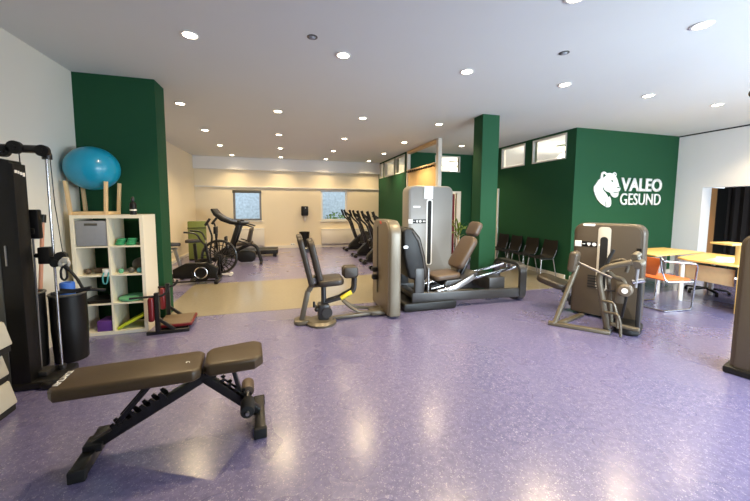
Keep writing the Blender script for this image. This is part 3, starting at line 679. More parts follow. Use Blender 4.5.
# ------------------------------------------------------------------ selectorized strength machines
def weight_tower(root, xf, w, d, h, front, side, rad=0.1, slot=(0.0, 0.16, 0.5, 1.75), slot_m='white_plastic', icons=True, cap=None, gap=0.01):
    """rounded weight-stack housing; front faces local -y"""
    MB(xf).prism(tabtop(w, h-0.03, rad, 0.03), -d/2, d/2, 'y', 0.035, 3).build('weight_housing', M[side], root)
    MB(xf).prism(tabtop(w-0.07, h-0.065, rad*0.85, 0.045), -d/2-0.012, -d/2+0.02, 'y', 0.006).build('front_panel', M[front], root)
    MB(xf).box((-w*0.3, 0, 0.017), (0.08, d*0.8, 0.034), 0.006).box((w*0.3, 0, 0.017), (0.08, d*0.8, 0.034), 0.006).build('tower_foot', M['rubber'], root)
    sx, sw, z0, z1 = slot; y = -d/2-0.012
    fr_ = MB(xf).prism(rrect(sw, z1-z0, sw*0.3, z0, x0=sx-sw/2), y-0.006, y+0.004, 'y', 0.002).build('slot_frame', M[slot_m], root)
    MB(xf).prism(rrect(sw*0.6, (z1-z0)*0.98-gap, sw*0.28, z0+(z1-z0)*0.01, x0=sx-sw*0.3), y-0.008, y, 'y').build('slot', M['rubber'], root)
    if cap:
        MB(xf).box((sx+cap[0], y-0.004, cap[1]), (cap[2], 0.03, cap[3]), 0.01).build('slot_cap', M['white_plastic'], root)
    if icons:
        x0, z = icons
        MB(xf).prism(rrect(0.15, 0.035, 0.016, z+0.26, x0=x0+0.05), y-0.004, y+0.002, 'y').build('maker_badge', M['white_plastic'], root)
        MB(xf).box((x0, y-0.001, z), (0.085, 0.006, 0.085), 0.002).build('guide_sticker', M['white_plastic'], root)
        MB(xf).box((x0+0.185, y-0.001, z), (0.27, 0.006, 0.075), 0.002).build('icon_strip', M['black'], root)
        q = MB(xf)
        q.prism([(x0+0.115, z+0.02), (x0+0.115, z-0.005), (x0+0.135, z-0.03), (x0+0.155, z-0.005), (x0+0.155, z+0.02)], y-0.007, y-0.003, 'y')
        q.cyl((x0+0.2, y-0.007, z), (x0+0.2, y-0.003, z), 0.026, n=12)
        q.box((x0+0.265, y-0.005, z), (0.02, 0.004, 0.03)).box((x0+0.295, y-0.005, z), (0.02, 0.004, 0.03)).box((x0+0.07, y-0.005, z), (0.04, 0.004, 0.008))
        q.tube([(x0-0.025, y-0.006, z-0.02), (x0+0.005, y-0.006, z+0.005), (x0+0.02, y-0.006, z+0.025)], 0.004, 6)
        q.build('icons', M['white_plastic'], root)

def pad(xf, w, d, t, bev=0.025):
    return MB(xf).prism(rrect(w, d, min(w, d)*0.25, -d/2), -t/2, t/2, 'z', bev, 3)

# --- leg press
lp = thing('leg_press', 'graphite leg press with tall silver weight tower and brown seat', 'gym machine', (2.8, 4.8, 0))
weight_tower(lp, T((-0.06, 1.08, 0)), 0.94, 0.34, 1.98, 'shell_grey', 'shell_grey', 0.13, (-0.04, 0.13, 0.45, 1.72), 'white_plastic', (-0.43, 1.30), (-0.03, 1.85, 0.19, 0.25))
MB().bar((-0.95, -0.32, 0.20), (1.04, -0.32, 0.15), 0.07, 0.15, 0.012).build('near_beam', M['grey_dark'], lp)
MB().bar((-0.95, 0.32, 0.20), (1.04, 0.32, 0.15), 0.07, 0.15, 0.012).build('far_beam', M['grey_dark'], lp)
MB().prism(rrect(0.88, 0.13, 0.05, 0.0, x0=-1.1), -0.40, 0.40, 'y', 0.015).build('base_foot', M['black'], lp)
MB().box((-0.83, -0.32, 0.40), (0.15, 0.06, 0.5), 0.01).box((-0.83, 0.32, 0.40), (0.15, 0.06, 0.5), 0.01).box((-0.86, 0, 0.2), (0.12, 0.7, 0.09), 0.01).build('front_post', M['grey_dark'], lp)
lpY = [(-0.31, 0), (0.31, 0), (0.31, 0.6), (-0.31, 0.6)]
def band(b, outer, inner, x0, x1):
    n = len(outer); V = [(x, y, z) for x in (x0, x1) for L_ in (outer, inner) for y, z in L_]; F = []
    for k in range(n):
        l = (k+1) % n
        F += [(k, l, n+l, n+k), (2*n+k, 3*n+k, 3*n+l, 2*n+l), (k, 2*n+k, 2*n+l, l), (n+k, n+l, 3*n+l, 3*n+k)]
    return b.add(V, F)
band(MB(), rrect(0.74, 0.65, 0.16, 0.0), rrect(0.64, 0.55, 0.12, 0.05), 0.98, 1.10).build('end_loop', M['grey_dark'], lp)
MB().bar((-0.55, -0.16, 0.26), (1.04, -0.16, 0.55), 0.05, 0.05, 0.012).build('rail', M['chrome'], lp)
MB().bar((-0.55, 0.16, 0.26), (1.04, 0.16, 0.55), 0.05, 0.05, 0.012).build('rail', M['chrome'], lp)
MB().box((0.62, 0.0, 0.30), (0.3, 0.5, 0.22), 0.015).build('rail_support', M['grey_dark'], lp)
fp = MB().prism([(-1.110, 1.22), (-1.050, 1.28), (-0.940, 1.26), (-0.820, 1.12), (-0.740, 0.85), (-0.685, 0.58), (-0.700, 0.47), (-0.810, 0.44), (-1.000, 0.50), (-1.090, 0.85)], -0.34, 0.36, 'y', 0.035, 3).build('footplate', M['black'], lp)
MB().prism([(-0.970, 1.22), (-0.940, 1.225), (-0.840, 1.10), (-0.760, 0.84), (-0.715, 0.60), (-0.725, 0.51), (-0.750, 0.51), (-0.790, 0.8), (-0.870, 1.06)], -0.352, -0.335, 'y', 0.008).build('footplate_edge', M['vinyl_dark'], fp)
MB().prism(rrect(0.075, 0.045, 0.021, 0.96, x0=-1.10), -0.352, -0.338, 'y').build('maker_badge', M['steel'], fp)
MB(Matrix.Translation((-0.26, 0, 0.45)) @ Matrix.Rotation(math.radians(-4), 4, 'Y')).prism(rrect(0.5, 0.42, 0.11, -0.21), -0.045, 0.045, 'z', 0.03, 3).build('seat', M['vinyl_brown'], lp)
bk = Matrix.Translation((0.10, 0, 0.82)) @ Matrix.Rotation(math.radians(31), 4, 'Y') @ Matrix.Rotation(PI/2, 4, 'Z') @ Matrix.Rotation(PI/2, 4, 'X')
MB(bk).prism(tabtop(0.42, 0.6, 0.12, -0.3, 0.1), -0.05, 0.05, 'z', 0.03, 3).build('backrest', M['vinyl_brown'], lp)
hk = Matrix.Translation((0.31, 0, 1.21)) @ Matrix.Rotation(math.radians(26), 4, 'Y') @ Matrix.Rotation(PI/2, 4, 'Z') @ Matrix.Rotation(PI/2, 4, 'X')
MB(hk).prism(tabtop(0.3, 0.25, 0.07, -0.125, 0.06), -0.05, 0.05, 'z', 0.03, 3).build('headrest', M['vinyl_brown'], lp)
MB().bar((0.0, 0, 0.45), (0.30, 0, 1.02), 0.08, 0.04, 0.008).bar((0.06, 0, 0.42), (0.22, 0, 0.72), 0.10, 0.05, 0.01).bar((0.27, 0, 1.0), (0.36, 0, 1.2), 0.06, 0.03, 0.006).build('back_support', M['black_metal'], lp)
MB().prism([(-0.35, 0.34), (-0.3, 0.28), (0.02, 0.34), (0.28, 0.46), (0.25, 0.52), (0.0, 0.42), (-0.3, 0.40)], -0.22, 0.22, 'y', 0.012).build('seat_carriage', M['grey_dark'], lp)
MB().bar((-0.34, -0.27, 0.20), (0.16, -0.27, 0.46), 0.03, 0.09, 0.01).build('seat_lever', M['steel'], lp)
MB().cyl((-0.5, -0.26, 0.25), (-0.16, -0.26, 0.31), 0.025, n=12).build('release_bar', M['chrome'], lp)
MB().cyl((-0.62, -0.2, 0.13), (-0.62, -0.2, 0.62), 0.018, n=10).build('guide_post', M['steel'], lp)
MB().cyl((-0.56, 0.1, 0.13), (-0.56, 0.1, 0.62), 0.018, n=10).build('guide_post', M['steel'], lp)
MB().box((-0.5, 0.55, 0.55), (0.18, 0.16, 0.05), 0.012).cyl((-0.5, 0.55, 0.02), (-0.5, 0.55, 0.55), 0.03).build('side_handle', M['black'], lp)
MB().bar((-0.3, 0.33, 0.08), (-0.3, 0.95, 0.08), 0.12, 0.12, 0.01).build('tower_link', M['grey_dark'], lp)

# --- adductor machine
ad = thing('adductor_machine', 'hip adductor machine with black seat and narrow pale tower edge', 'gym machine', (0.735, 4.36, 0))
weight_tower(ad, T((0.745, 0.25, 0), -PI/2), 0.88, 0.17, 1.39, 'shell_taupe', 'shell_side', 0.2, (-0.12, 0.07, 0.25, 1.3), 'stripe_grey', None)
MB().prism([(0.17, 1.33), (0.24, 1.33), (0.27, 1.37), (0.2, 1.37)], 0.643, 0.65, 'x').build('red_marker', M['red_plastic'], ad)
for z in (0.62, 0.50):
    MB().box((0.60, 0.36, z), (0.09, 0.10, 0.075), 0.02).build('weight_pin', M['black'], ad)
MB().prism(rrect(0.24, 0.24, 0.08, -0.10, x0=-0.63), 0.0, 0.06, 'z', 0.02).build('rear_foot', M['grey_frame'], ad)
MB().lathe([(0.01, 0), (0.2, 0), (0.205, 0.03), (0.17, 0.06), (0.01, 0.065)], (-0.27, -0.06, 0), 28).build('base_plate', M['grey_frame'], ad)
MB().bar((-0.53, 0.0, 0.04), (-0.44, 0.0, 0.45), 0.06, 0.07, 0.015).bar((-0.44, 0.0, 0.43), (-0.37, 0.0, 0.55), 0.06, 0.07, 0.015).bar((-0.40, 0, 0.51), (-0.04, 0, 0.515), 0.08, 0.04, 0.01).build('rear_leg', M['grey_frame'], ad)
MB().cyl((-0.23, 0, 0.05), (-0.23, 0, 0.52), 0.035, n=16).build('seat_post', M['grey_dark'], ad)
pad(Matrix.Translation((-0.15, 0, 0.575)) @ Matrix.Rotation(math.radians(-3), 4, 'Y'), 0.36, 0.42, 0.09, 0.03).build('seat', M['vinyl_dark'], ad)
bkx = lambda x, z, a: Matrix.Translation((x, 0, z)) @ Matrix.Rotation(math.radians(a), 4, 'Y') @ Matrix.Rotation(PI/2, 4, 'Z') @ Matrix.Rotation(PI/2, 4, 'X')
MB(bkx(-0.475, 0.87, -13)).prism(tabtop(0.40, 0.70, 0.1, -0.35, 0.06), -0.035, 0.035, 'z', 0.02, 3).build('back_shell', M['vinyl_dark'], ad)
MB(bkx(-0.345, 0.86, -13)).prism(tabtop(0.36, 0.60, 0.1, -0.3, 0.06), -0.04, 0.04, 'z', 0.022, 3).build('backrest', M['vinyl_dark'], ad)
MB().bar((-0.42, 0, 0.60), (-0.33, 0, 0.60), 0.2, 0.08, 0.01).bar((-0.47, 0, 1.0), (-0.37, 0, 1.0), 0.1, 0.06, 0.01).build('back_bracket', M['steel'], ad)
MB().box((-0.24, -0.02, 0.16), (0.15, 0.2, 0.22), 0.03).cyl((-0.20, -0.14, 0.16), (-0.20, 0.1, 0.16), 0.07, n=18).build('pivot_block', M['grey_dark'], ad)
MB().cyl((-0.34, -0.12, 0.22), (-0.34, 0.02, 0.22), 0.02, n=10).ball((-0.34, -0.13, 0.22), 0.03, 12, 8).box((-0.37, -0.1, 0.28), (0.03, 0.03, 0.08), 0.006).build('adjuster_knob', M['black'], ad)
for s, nm in ((-1, 'near'), (1, 'far')):
    y = s*0.052
    MB().tube([(-0.2, y*0.5, 0.28), (0.05, y, 0.34), (0.19, y, 0.42), (0.20, y, 0.60)], 0.028, 12, 0.05).build('leg_arm', M['grey_dark'], ad)
    MB().cyl((0.0, y, 0.322), (0.15, y, 0.40), 0.031, n=14).build('yellow_sleeve', M['yellow'] if s < 0 else M['grey_dark'], ad)
    MB(Matrix.Translation((0.135, y, 0.685)) @ Matrix.Rotation(PI/2, 4, 'X')).prism(rrect(0.21, 0.165, 0.05, -0.085), -0.045, 0.045, 'z', 0.025, 3).build('knee_pad', M['vinyl_dark'], ad)
    MB().tube([(0.02, y, 0.30), (0.12, y*1.5, 0.2), (0.24, y*2, 0.13), (0.45, y*2+0.1, 0.075), (0.66, y*2+0.14, 0.06)], 0.022, 10, 0.05).build('lower_bar', M['grey_frame'], ad)
MB().bar((-0.2, 0.02, 0.03), (0.68, 0.1, 0.03), 0.07, 0.045, 0.012).build('base_rail', M['grey_frame'], ad)
MB().bar((0.45, 0.1, 0.045), (0.66, 0.1, 0.045), 0.22, 0.06, 0.015).build('tower_foot_plate', M['grey_frame'], ad)

# --- leg machine near the logo wall (seat behind, levers in front)
FW = Vector((-0.885, -0.47, 0)); RW = Vector((0.47, -0.885, 0))
sm = thing('strength_machine', 'taupe leg extension machine with bent tube levers in front of the logo wall', 'gym machine', (4.46, 3.44, 0), math.radians(-62))
weight_tower(sm, T((-0.04, 0.02, 0)), 0.82, 0.30, 1.36, 'shell_dark', 'shell_dark', 0.13, (-0.03, 0.15, 0.42, 1.315), 'shell_light', (-0.345, 1.06), None, 0.13)
MB().prism([(0.29, 0.95), (0.34, 0.95), (0.34, 1.05), (0.29, 1.05)], -0.148, -0.14, 'y').build('side_label', M['black'], sm)
q = MB()
for k in range(5): q.box((-0.14, -0.15, 0.45+k*0.04), (0.2, 0.01, 0.014))
q.build('vent_slots', M['rubber'], sm)
# u runs along the tower, dy away from it towards the room
def L(u, dy, z): return (u, -dy, z)
MB().tube([L(-0.44, 0.90, 0.03), L(-0.42, 0.88, 0.06), L(-0.25, 0.66, 0.82)], 0.03, 12).build('pad_upright', M['grey_frame'], sm)
MB().bar(L(-0.50, 0.90, 0.025), L(0.16, 0.72, 0.025), 0.08, 0.05, 0.015).build('base_rail', M['grey_frame'], sm)
MB().bar(L(-0.40, 0.86, 0.02), L(-0.28, 0.16, 0.02), 0.07, 0.04, 0.012).build('base_rail', M['grey_frame'], sm)
MB(Matrix.Translation(L(-0.30, 0.64, 0.86)) @ Matrix.Rotation(math.radians(6), 4, 'Y')).prism(rrect(0.10, 0.28, 0.045, -0.14), -0.10, 0.10, 'y', 0.03, 3).build('arm_pad', M['shell_dark'], sm)
MB().cyl(L(-0.25, 0.62, 0.85), L(0.13, 0.66, 0.71), 0.013, n=10).build('link_rod', M['steel'], sm)
MB().tube([L(0.11, 0.62, 0.03), L(-0.02, 0.62, 0.70), L(0.05, 0.62, 0.83), L(0.31, 0.60, 0.925)], 0.036, 14, 0.08).build('main_tube', M['grey_frame'], sm)
MB().tube([L(0.13, 0.52, 0.10), L(0.06, 0.52, 0.76)], 0.024, 12).build('inner_tube', M['grey_frame'], sm)
MB().cyl(L(0.11, 0.62, 0.0), L(0.11, 0.62, 0.05), 0.05, n=16).build('tube_foot', M['grey_dark'], sm)
for z in (0.24, 0.38, 0.52): MB().cyl(L(0.06, 0.56, z), L(0.20, 0.5, z), 0.011, n=8).build('rung', M['grey_dark'], sm)
MB().tube([L(0.05, 0.66, 0.40), L(0.17, 0.70, 0.41), L(0.21, 0.70, 0.27), L(0.225, 0.70, 0.10)], 0.016, 10, 0.04).build('step_handle', M['grey_frame'], sm)
MB().tube([L(0.08, 0.66, 0.26), L(0.23, 0.76, 0.29), L(0.26, 0.76, 0.18), L(0.27, 0.76, 0.02)], 0.016, 10, 0.04).build('step_handle', M['grey_frame'], sm)
MB().tube([L(0.03, 0.60, 0.78), L(0.07, 0.60, 0.92), L(0.12, 0.60, 1.06)], 0.02, 10).build('hand_grip', M['rubber'], sm)
MB().tube([L(0.06, 0.53, 0.80), L(0.10, 0.53, 0.90), L(0.23, 0.53, 0.94), L(0.27, 0.53, 0.86), L(0.25, 0.53, 0.78)], 0.02, 10, 0.05).build('curved_handle', M['grey_frame'], sm)
MB().tube([L(0.08, 0.56, 0.76), L(0.14, 0.56, 0.70), L(0.22, 0.56, 0.70), L(0.27, 0.56, 0.60)], 0.026, 10, 0.05).build('lever_arm', M['grey_frame'], sm)
pr = MB().lathe([(0.02, -0.05), (0.06, -0.05), (0.075, -0.038), (0.075, 0.038), (0.06, 0.05), (0.02, 0.05)], L(0.27, 0.64, 0.575), 24, Vector((0, 1, 0)).to_track_quat('Z', 'Y')).build('roller_pad', M['shell_taupe'], sm)
MB().lathe([(0.001, 0), (0.032, 0), (0.032, 0.012), (0.001, 0.014)], L(0.27, 0.69, 0.575), 18, Vector((0, -1, 0)).to_track_quat('Z', 'Y')).build('roller_hub', M['white_plastic'], pr)
MB().box(L(0.21, 0.56, 0.52), (0.10, 0.07, 0.28), 0.02).build('lever_housing', M['grey_frame'], sm)
MB().bar(L(0.28, 0.58, 0.52), L(0.24, 0.58, 0.20), 0.02, 0.03, 0.006).build('lever_link', M['black_metal'], sm)
for u, z, r in ((0.335, 1.0, 0.042), (0.365, 0.90, 0.058)):
    MB().lathe([(0.02, -0.05), (r-0.01, -0.05), (r, -0.04), (r, 0.04), (r-0.01, 0.05), (0.02, 0.05)], L(u, 0.5, z), 20, Vector((0.3, 1, 0.3)).to_track_quat('Z', 'Y')).build('shoulder_roller', M['shell_side'], sm)
MB().cyl(L(0.345, 0.5, 0.60), L(0.36, 0.5, 0.98), 0.02, n=10).build('roller_post', M['steel'], sm)
MB().cyl(L(0.31, 0.5, 0.66), L(0.42, 0.46, 0.70), 0.032, n=16).build('lever_cylinder', M['chrome'], sm)
MB().box(L(0.385, 0.42, 0.37), (0.05, 0.08, 0.62), 0.015).build('side_post', M['grey_dark'], sm)
MB().prism(rrect(0.28, 0.50, 0.12, -0.62, x0=0.14), 0.0, 0.09, 'z', 0.03, 3).build('base_cover', M['black'], sm)
MB().prism(rrect(0.30, 0.05, 0.02, 0.08, x0=0.13), -0.63, -0.57, 'y', 0.018, 3).build('base_bumper', M['grey_frame'], sm)
MB(Matrix.Translation((-0.70, -0.15, 0.44)) @ Matrix.Rotation(math.radians(15), 4, 'Y')).prism(rrect(0.42, 0.36, 0.12, -0.18), -0.05, 0.05, 'z', 0.03, 3).build('seat', M['vinyl_dark'], sm)
MB().bar((-0.58, -0.12, 0.38), (-0.46, -0.06, 0.16), 0.09, 0.08, 0.02).bar((-0.50, -0.05, 0.14), (-0.36, 0.0, 0.14), 0.1, 0.09, 0.02).build('seat_support', M['grey_dark'], sm)

# --- pulldown machine cut by the right edge
pm = thing('pulldown_machine', 'dark taupe weight tower with overhead arm at the right edge', 'gym machine', (4.40, 1.56, 0), math.radians(-75))
weight_tower(pm, T((0, 0.0, 0)), 0.92, 0.30, 1.36, 'shell_dark', 'shell_dark', 0.12, (0.1, 0.15, 0.35, 1.2), 'shell_light', None)
MB().box((0.05, 0.0, 2.0), (0.1, 0.12, 1.4), 0.02).build('mast', M['grey_dark'], pm)
MB().tube([(0.05, -0.02, 2.66), (-0.2, -0.04, 2.70), (-0.42, -0.06, 2.66)], 0.045, 12, 0.1).build('overhead_arm', M['grey_dark'], pm)
MB().ball((-0.43, -0.06, 2.655), (0.09, 0.06, 0.055)).build('arm_end', M['rubber'], pm)
MB().box((0.0, 0.02, 0.035), (0.99, 0.44, 0.07), 0.02).build('base', M['black'], pm)

# ------------------------------------------------------------------ cardio corner, back left
def wheel(b, c, R, r, n=14, axis='y'):
    b.torus(c, R, r, axis, 32, 8)
    return b
# air bike
ab = thing('air_bike', 'black air bike with big spoked fan wheel on the far left floor', 'exercise bike', (-1.48, 7.80, 0), math.radians(-4))
MB().torus((0.08, 0, 0.44), 0.36, 0.03, 'y', 36, 8).torus((0.08, 0, 0.44), 0.26, 0.008, 'y', 32, 6).build('fan_cage', M['black_metal'], ab)
q = MB()
for k in range(22):
    a = 2*PI*k/22; q.bar((0.08+0.06*math.cos(a), 0, 0.44+0.06*math.sin(a)), (0.08+0.34*math.cos(a+0.15), 0, 0.44+0.34*math.sin(a+0.15)), 0.05, 0.012)
q.build('fan_blades', M['black'], ab)
MB().cyl((0.08, -0.09, 0.44), (0.08, 0.09, 0.44), 0.07, n=20).build('hub', M['grey_dark'], ab)
for s in (-1, 1):
    MB().bar((0.08, s*0.1, 0.46), (0.10, s*0.1, 0.05), 0.04, 0.05, 0.008).build('fork_leg', M['black_metal'], ab)
    MB().tube([(-0.06, s*0.16, 0.30), (-0.06, s*0.17, 0.62), (0.0, s*0.2, 0.92), (-0.06, s*0.24, 1.15), (-0.09, s*0.24, 1.22)], 0.02, 10, 0.08).build('swing_arm', M['black_metal'], ab)
    MB().cyl((-0.12, s*0.24, 1.16), (-0.02, s*0.26, 1.30), 0.026, n=12).build('hand_grip', M['rubber'], ab)
    MB().cyl((-0.2, s*0.1, 0.3), (-0.2, s*0.22, 0.3), 0.03, n=10).box((-0.2, s*0.22, 0.28), (0.1, 0.09, 0.025), 0.005).build('pedal', M['rubber'], ab)
MB().bar((0.10, -0.28, 0.03), (0.10, 0.28, 0.03), 0.07, 0.05, 0.01).build('front_foot', M['black_metal'], ab)
MB().bar((-0.62, -0.24, 0.03), (-0.62, 0.24, 0.03), 0.07, 0.05, 0.01).build('rear_foot', M['black_metal'], ab)
MB().bar((0.10, 0, 0.05), (-0.62, 0, 0.05), 0.06, 0.05, 0.008).bar((0.06, 0, 0.40), (-0.4, 0, 0.36), 0.06, 0.08, 0.01).bar((-0.38, 0, 0.06), (-0.42, 0, 0.75), 0.06, 0.06, 0.01).build('frame', M['black_metal'], ab)
MB(Matrix.Translation((-0.42, 0, 0.8))).prism([(-0.16, -0.1), (-0.1, -0.13), (0.02, -0.08), (0.15, -0.03), (0.15, 0.03), (0.02, 0.08), (-0.1, 0.13), (-0.16, 0.1)], -0.03, 0.04, 'z', 0.02).build('saddle', M['vinyl_dark'], ab)
MB().box((0.02, 0, 1.04), (0.05, 0.2, 0.16), 0.012).bar((0.04, 0, 0.6), (0.02, 0, 1.0), 0.05, 0.04, 0.008).build('console', M['black'], ab)
MB().cyl((0.31, -0.05, 0.045), (0.31, 0.05, 0.045), 0.04, n=14).bar((0.12, 0, 0.05), (0.31, 0, 0.045), 0.05, 0.04).build('transport_wheel', M['white_plastic'], ab)

# indoor cycle nearer the green block
ic = thing('indoor_cycle', 'black exercise bike with silver ringed flywheel half hidden by the green block', 'exercise bike', (-1.82, 7.22, 0), 0)
MB().cyl((0.18, -0.06, 0.22), (0.18, 0.06, 0.22), 0.185, n=32).build('flywheel', M['black'], ic)
MB().torus((0.18, -0.065, 0.22), 0.115, 0.015, 'y', 32, 8).build('flywheel_ring', M['chrome'], ic)
MB().prism([(-0.32, 0.12), (0.45, 0.08), (0.5, 0.3), (0.3, 0.42), (-0.1, 0.42), (-0.34, 0.3)], -0.05, 0.05, 'y', 0.02).build('drive_cover', M['black'], ic)
MB().bar((-0.42, -0.22, 0.035), (-0.42, 0.22, 0.035), 0.07, 0.06, 0.01).build('rear_foot', M['black_metal'], ic)
MB().bar((0.48, -0.22, 0.035), (0.48, 0.22, 0.035), 0.07, 0.06, 0.01).build('front_foot', M['black_metal'], ic)
MB().bar((-0.42, 0, 0.05), (-0.28, 0, 0.25), 0.06, 0.06, 0.01).bar((0.48, 0, 0.05), (0.36, 0, 0.25), 0.06, 0.06, 0.01).bar((-0.42, 0, 0.04), (0.48, 0, 0.04), 0.05, 0.03, 0.01).build('frame', M['black_metal'], ic)
MB().bar((-0.2, 0, 0.35), (-0.30, 0, 0.74), 0.05, 0.06, 0.01).bar((-0.42, 0, 0.73), (-0.24, 0, 0.72), 0.05, 0.04, 0.008).cyl((-0.36, -0.05, 0.65), (-0.36, 0.05, 0.65), 0.02).build('seat_post', M['steel'], ic)
MB(Matrix.Translation((-0.33, 0, 0.80))).prism([(-0.16, -0.1), (-0.1, -0.13), (0.02, -0.08), (0.15, -0.03), (0.15, 0.03), (0.02, 0.08), (-0.1, 0.13), (-0.16, 0.1)], -0.03, 0.04, 'z', 0.02).build('saddle', M['vinyl_dark'], ic)
MB().bar((0.34, 0, 0.35), (0.26, 0, 0.80), 0.05, 0.05, 0.01).build('handlebar_post', M['black_metal'], ic)
for s in (-1, 1):
    MB().tube([(0.28, s*0.04, 0.78), (0.24, s*0.18, 0.86), (0.16, s*0.22, 1.04), (-0.06, s*0.22, 1.06)], 0.018, 10, 0.08).build('handlebar', M['black_metal'], ic)
    MB().bar((0.0, s*0.08, 0.25), (0.06, s*0.1, 0.12), 0.02, 0.03).box((0.06, s*0.15, 0.11), (0.1, 0.09, 0.025), 0.005).build('pedal', M['rubber'], ic)

# folded gym mat standing upright
gm = thing('gym_mat', 'olive green folded gym mat standing upright behind the bikes', 'mat', (-2.42, 10.3, 0), math.radians(4))
MB().box((0, 0, 0.56), (0.46, 0.07, 1.12), 0.02).build('mat_panel', M['mat_green'], gm)
MB().box((0, 0.085, 0.56), (0.46, 0.07, 1.12), 0.02).build('mat_panel', M['mat_green'], gm)
MB().box((0, -0.005, 0.93), (0.47, 0.085, 0.022), 0.004).build('strap', M['black'], gm)
MB().box((0, 0.04, 0.02), (0.4, 0.3, 0.04), 0.008).build('mat_foot', M['black'], gm)

# treadmill
tm = thing('treadmill', 'black treadmill with wide curved console under the far left window', 'treadmill', (-1.0, 10.75, 0), PI)
MB().box((-0.05, 0, 0.14), (1.5, 0.75, 0.12), 0.02).build('deck', M['black'], tm)
MB().box((-0.08, 0, 0.203), (1.36, 0.5, 0.012), 0.003).build('belt', M['rubber'], tm)
for s in (-1, 1):
    MB().box((-0.08, s*0.32, 0.205), (1.42, 0.09, 0.02), 0.005).build('side_rail', M['grey_dark'], tm)
    MB().bar((0.60, s*0.37, 0.15), (0.28, s*0.37, 1.12), 0.06, 0.13, 0.02).build('upright', M['black_metal'], tm)
    MB().tube([(0.30, s*0.36, 1.05), (0.45, s*0.36, 0.98), (0.10, s*0.36, 0.99), (-0.10, s*0.36, 0.92)], 0.022, 10, 0.08).build('handrail', M['black_metal'], tm)
MB().prism([(0.06, 1.07), (0.28, 1.07), (0.5, 1.11), (0.74, 1.21), (0.92, 1.35), (1.02, 1.49), (1.07, 1.46), (0.99, 1.29), (0.80, 1.12), (0.55, 1.02), (0.30, 0.98), (0.08, 1.02)], -0.40, 0.40, 'y', 0.02).build('console', M['black'], tm)
MB().prism([(0.56, 1.13), (0.74, 1.205), (0.90, 1.33), (0.89, 1.34), (0.73, 1.22), (0.55, 1.145)], -0.28, 0.28, 'y').build('screen', M['grey_dark'], tm)
MB().prism([(0.5, 0.08), (0.86, 0.08), (0.86, 0.24), (0.74, 0.32), (0.5, 0.26)], -0.36, 0.36, 'y', 0.03).build('motor_hood', M['black'], tm)
for x, y in ((0.6, 0.3), (0.6, -0.3), (-0.7, 0.3), (-0.7, -0.3)): MB().box((x, y, 0.04), (0.1, 0.08, 0.08)).build('foot', M['rubber'], tm)

# recumbent bike
rc = thing('recumbent_bike', 'black recumbent bike with low seat and upright backrest before the treadmill', 'exercise bike', (-1.0, 9.3, 0), 0)
MB().prism(rrect(0.46, 0.30, 0.12, 0.06, x0=-0.22), -0.12, 0.12, 'y', 0.03).build('drive_cover', M['black'], rc)
MB().tube([(-0.5, 0, 0.18), (-0.2, 0, 0.40), (0.14, 0, 0.55), (0.28, 0, 0.45), (0.38, 0, 0.05)], 0.045, 12, 0.12).build('frame', M['black_metal'], rc)
MB().bar((0.38, -0.24, 0.03), (0.38, 0.24, 0.03), 0.07, 0.055, 0.012).build('rear_foot', M['black_metal'], rc)
MB().bar((-0.52, -0.22, 0.03), (-0.52, 0.22, 0.03), 0.07, 0.055, 0.012).bar((-0.52, 0, 0.03), (-0.5, 0, 0.2), 0.06, 0.06, 0.01).build('front_foot', M['black_metal'], rc)
MB(Matrix.Translation((-0.03, 0, 0.56)) @ Matrix.Rotation(math.radians(-4), 4, 'Y')).prism(rrect(0.42, 0.4, 0.1, -0.2), -0.04, 0.04, 'z', 0.02).build('seat', M['vinyl_dark'], rc)
MB(bkx(0.13, 0.80, 12)).prism(tabtop(0.36, 0.42, 0.1, -0.21, 0.06), -0.035, 0.035, 'z', 0.02).build('backrest', M['vinyl_dark'], rc)
MB(bkx(0.10, 0.81, 12)).prism(tabtop(0.3, 0.34, 0.08, -0.17, 0.06), -0.03, 0.015, 'z', 0.01).build('back_cushion', M['vinyl_brown'], rc)
for s in (-1, 1):
    MB().tube([(0.1, s*0.24, 0.52), (0.02, s*0.27, 0.60), (-0.16, s*0.27, 0.66)], 0.018, 8, 0.05).build('side_handle', M['rubber'], rc)
    MB().bar((-0.3, s*0.14, 0.25), (-0.36, s*0.16, 0.33), 0.02, 0.03).box((-0.38, s*0.2, 0.34), (0.04, 0.1, 0.1), 0.006).build('pedal', M['rubber'], rc)
MB().bar((-0.45, 0, 0.2), (-0.5, 0, 0.62), 0.05, 0.05, 0.01).box((-0.5, 0, 0.68), (0.05, 0.26, 0.16), 0.012).build('console', M['black'], rc)

# cross trainers along the green far wall
ct = thing('cross_trainer', 'black cross trainer farthest from the viewer, next to the right back window', 'cross trainer', (2.1, 11.2, 0), 0, 'cross trainers in a row')
MB().bar((0.0, -0.26, 0.04), (0.0, 0.26, 0.04), 0.08, 0.07, 0.02).cyl((-0.03, -0.24, 0.05), (-0.03, -0.14, 0.05), 0.05, n=14).cyl((-0.03, 0.14, 0.05), (-0.03, 0.24, 0.05), 0.05, n=14).build('front_foot', M['black_metal'], ct)
MB().bar((0.0, 0, 0.06), (1.3, 0, 0.06), 0.09, 0.07, 0.02).bar((1.3, -0.26, 0.04), (1.3, 0.26, 0.04), 0.08, 0.07, 0.02).build('base_frame', M['black_metal'], ct)
MB().prism([(0.08, 0.08), (0.75, 0.1), (1.0, 0.35), (0.95, 0.6), (0.7, 0.7), (0.4, 0.5), (0.12, 0.22)], -0.11, 0.11, 'y', 0.04).build('flywheel_housing', M['black'], ct)
MB().cyl((0.68, -0.125, 0.38), (0.68, 0.125, 0.38), 0.2, n=28).build('crank_disc', M['grey_dark'], ct)
MB().bar((0.38, 0, 0.4), (0.12, 0, 1.22), 0.08, 0.08, 0.02).build('mast', M['black_metal'], ct)
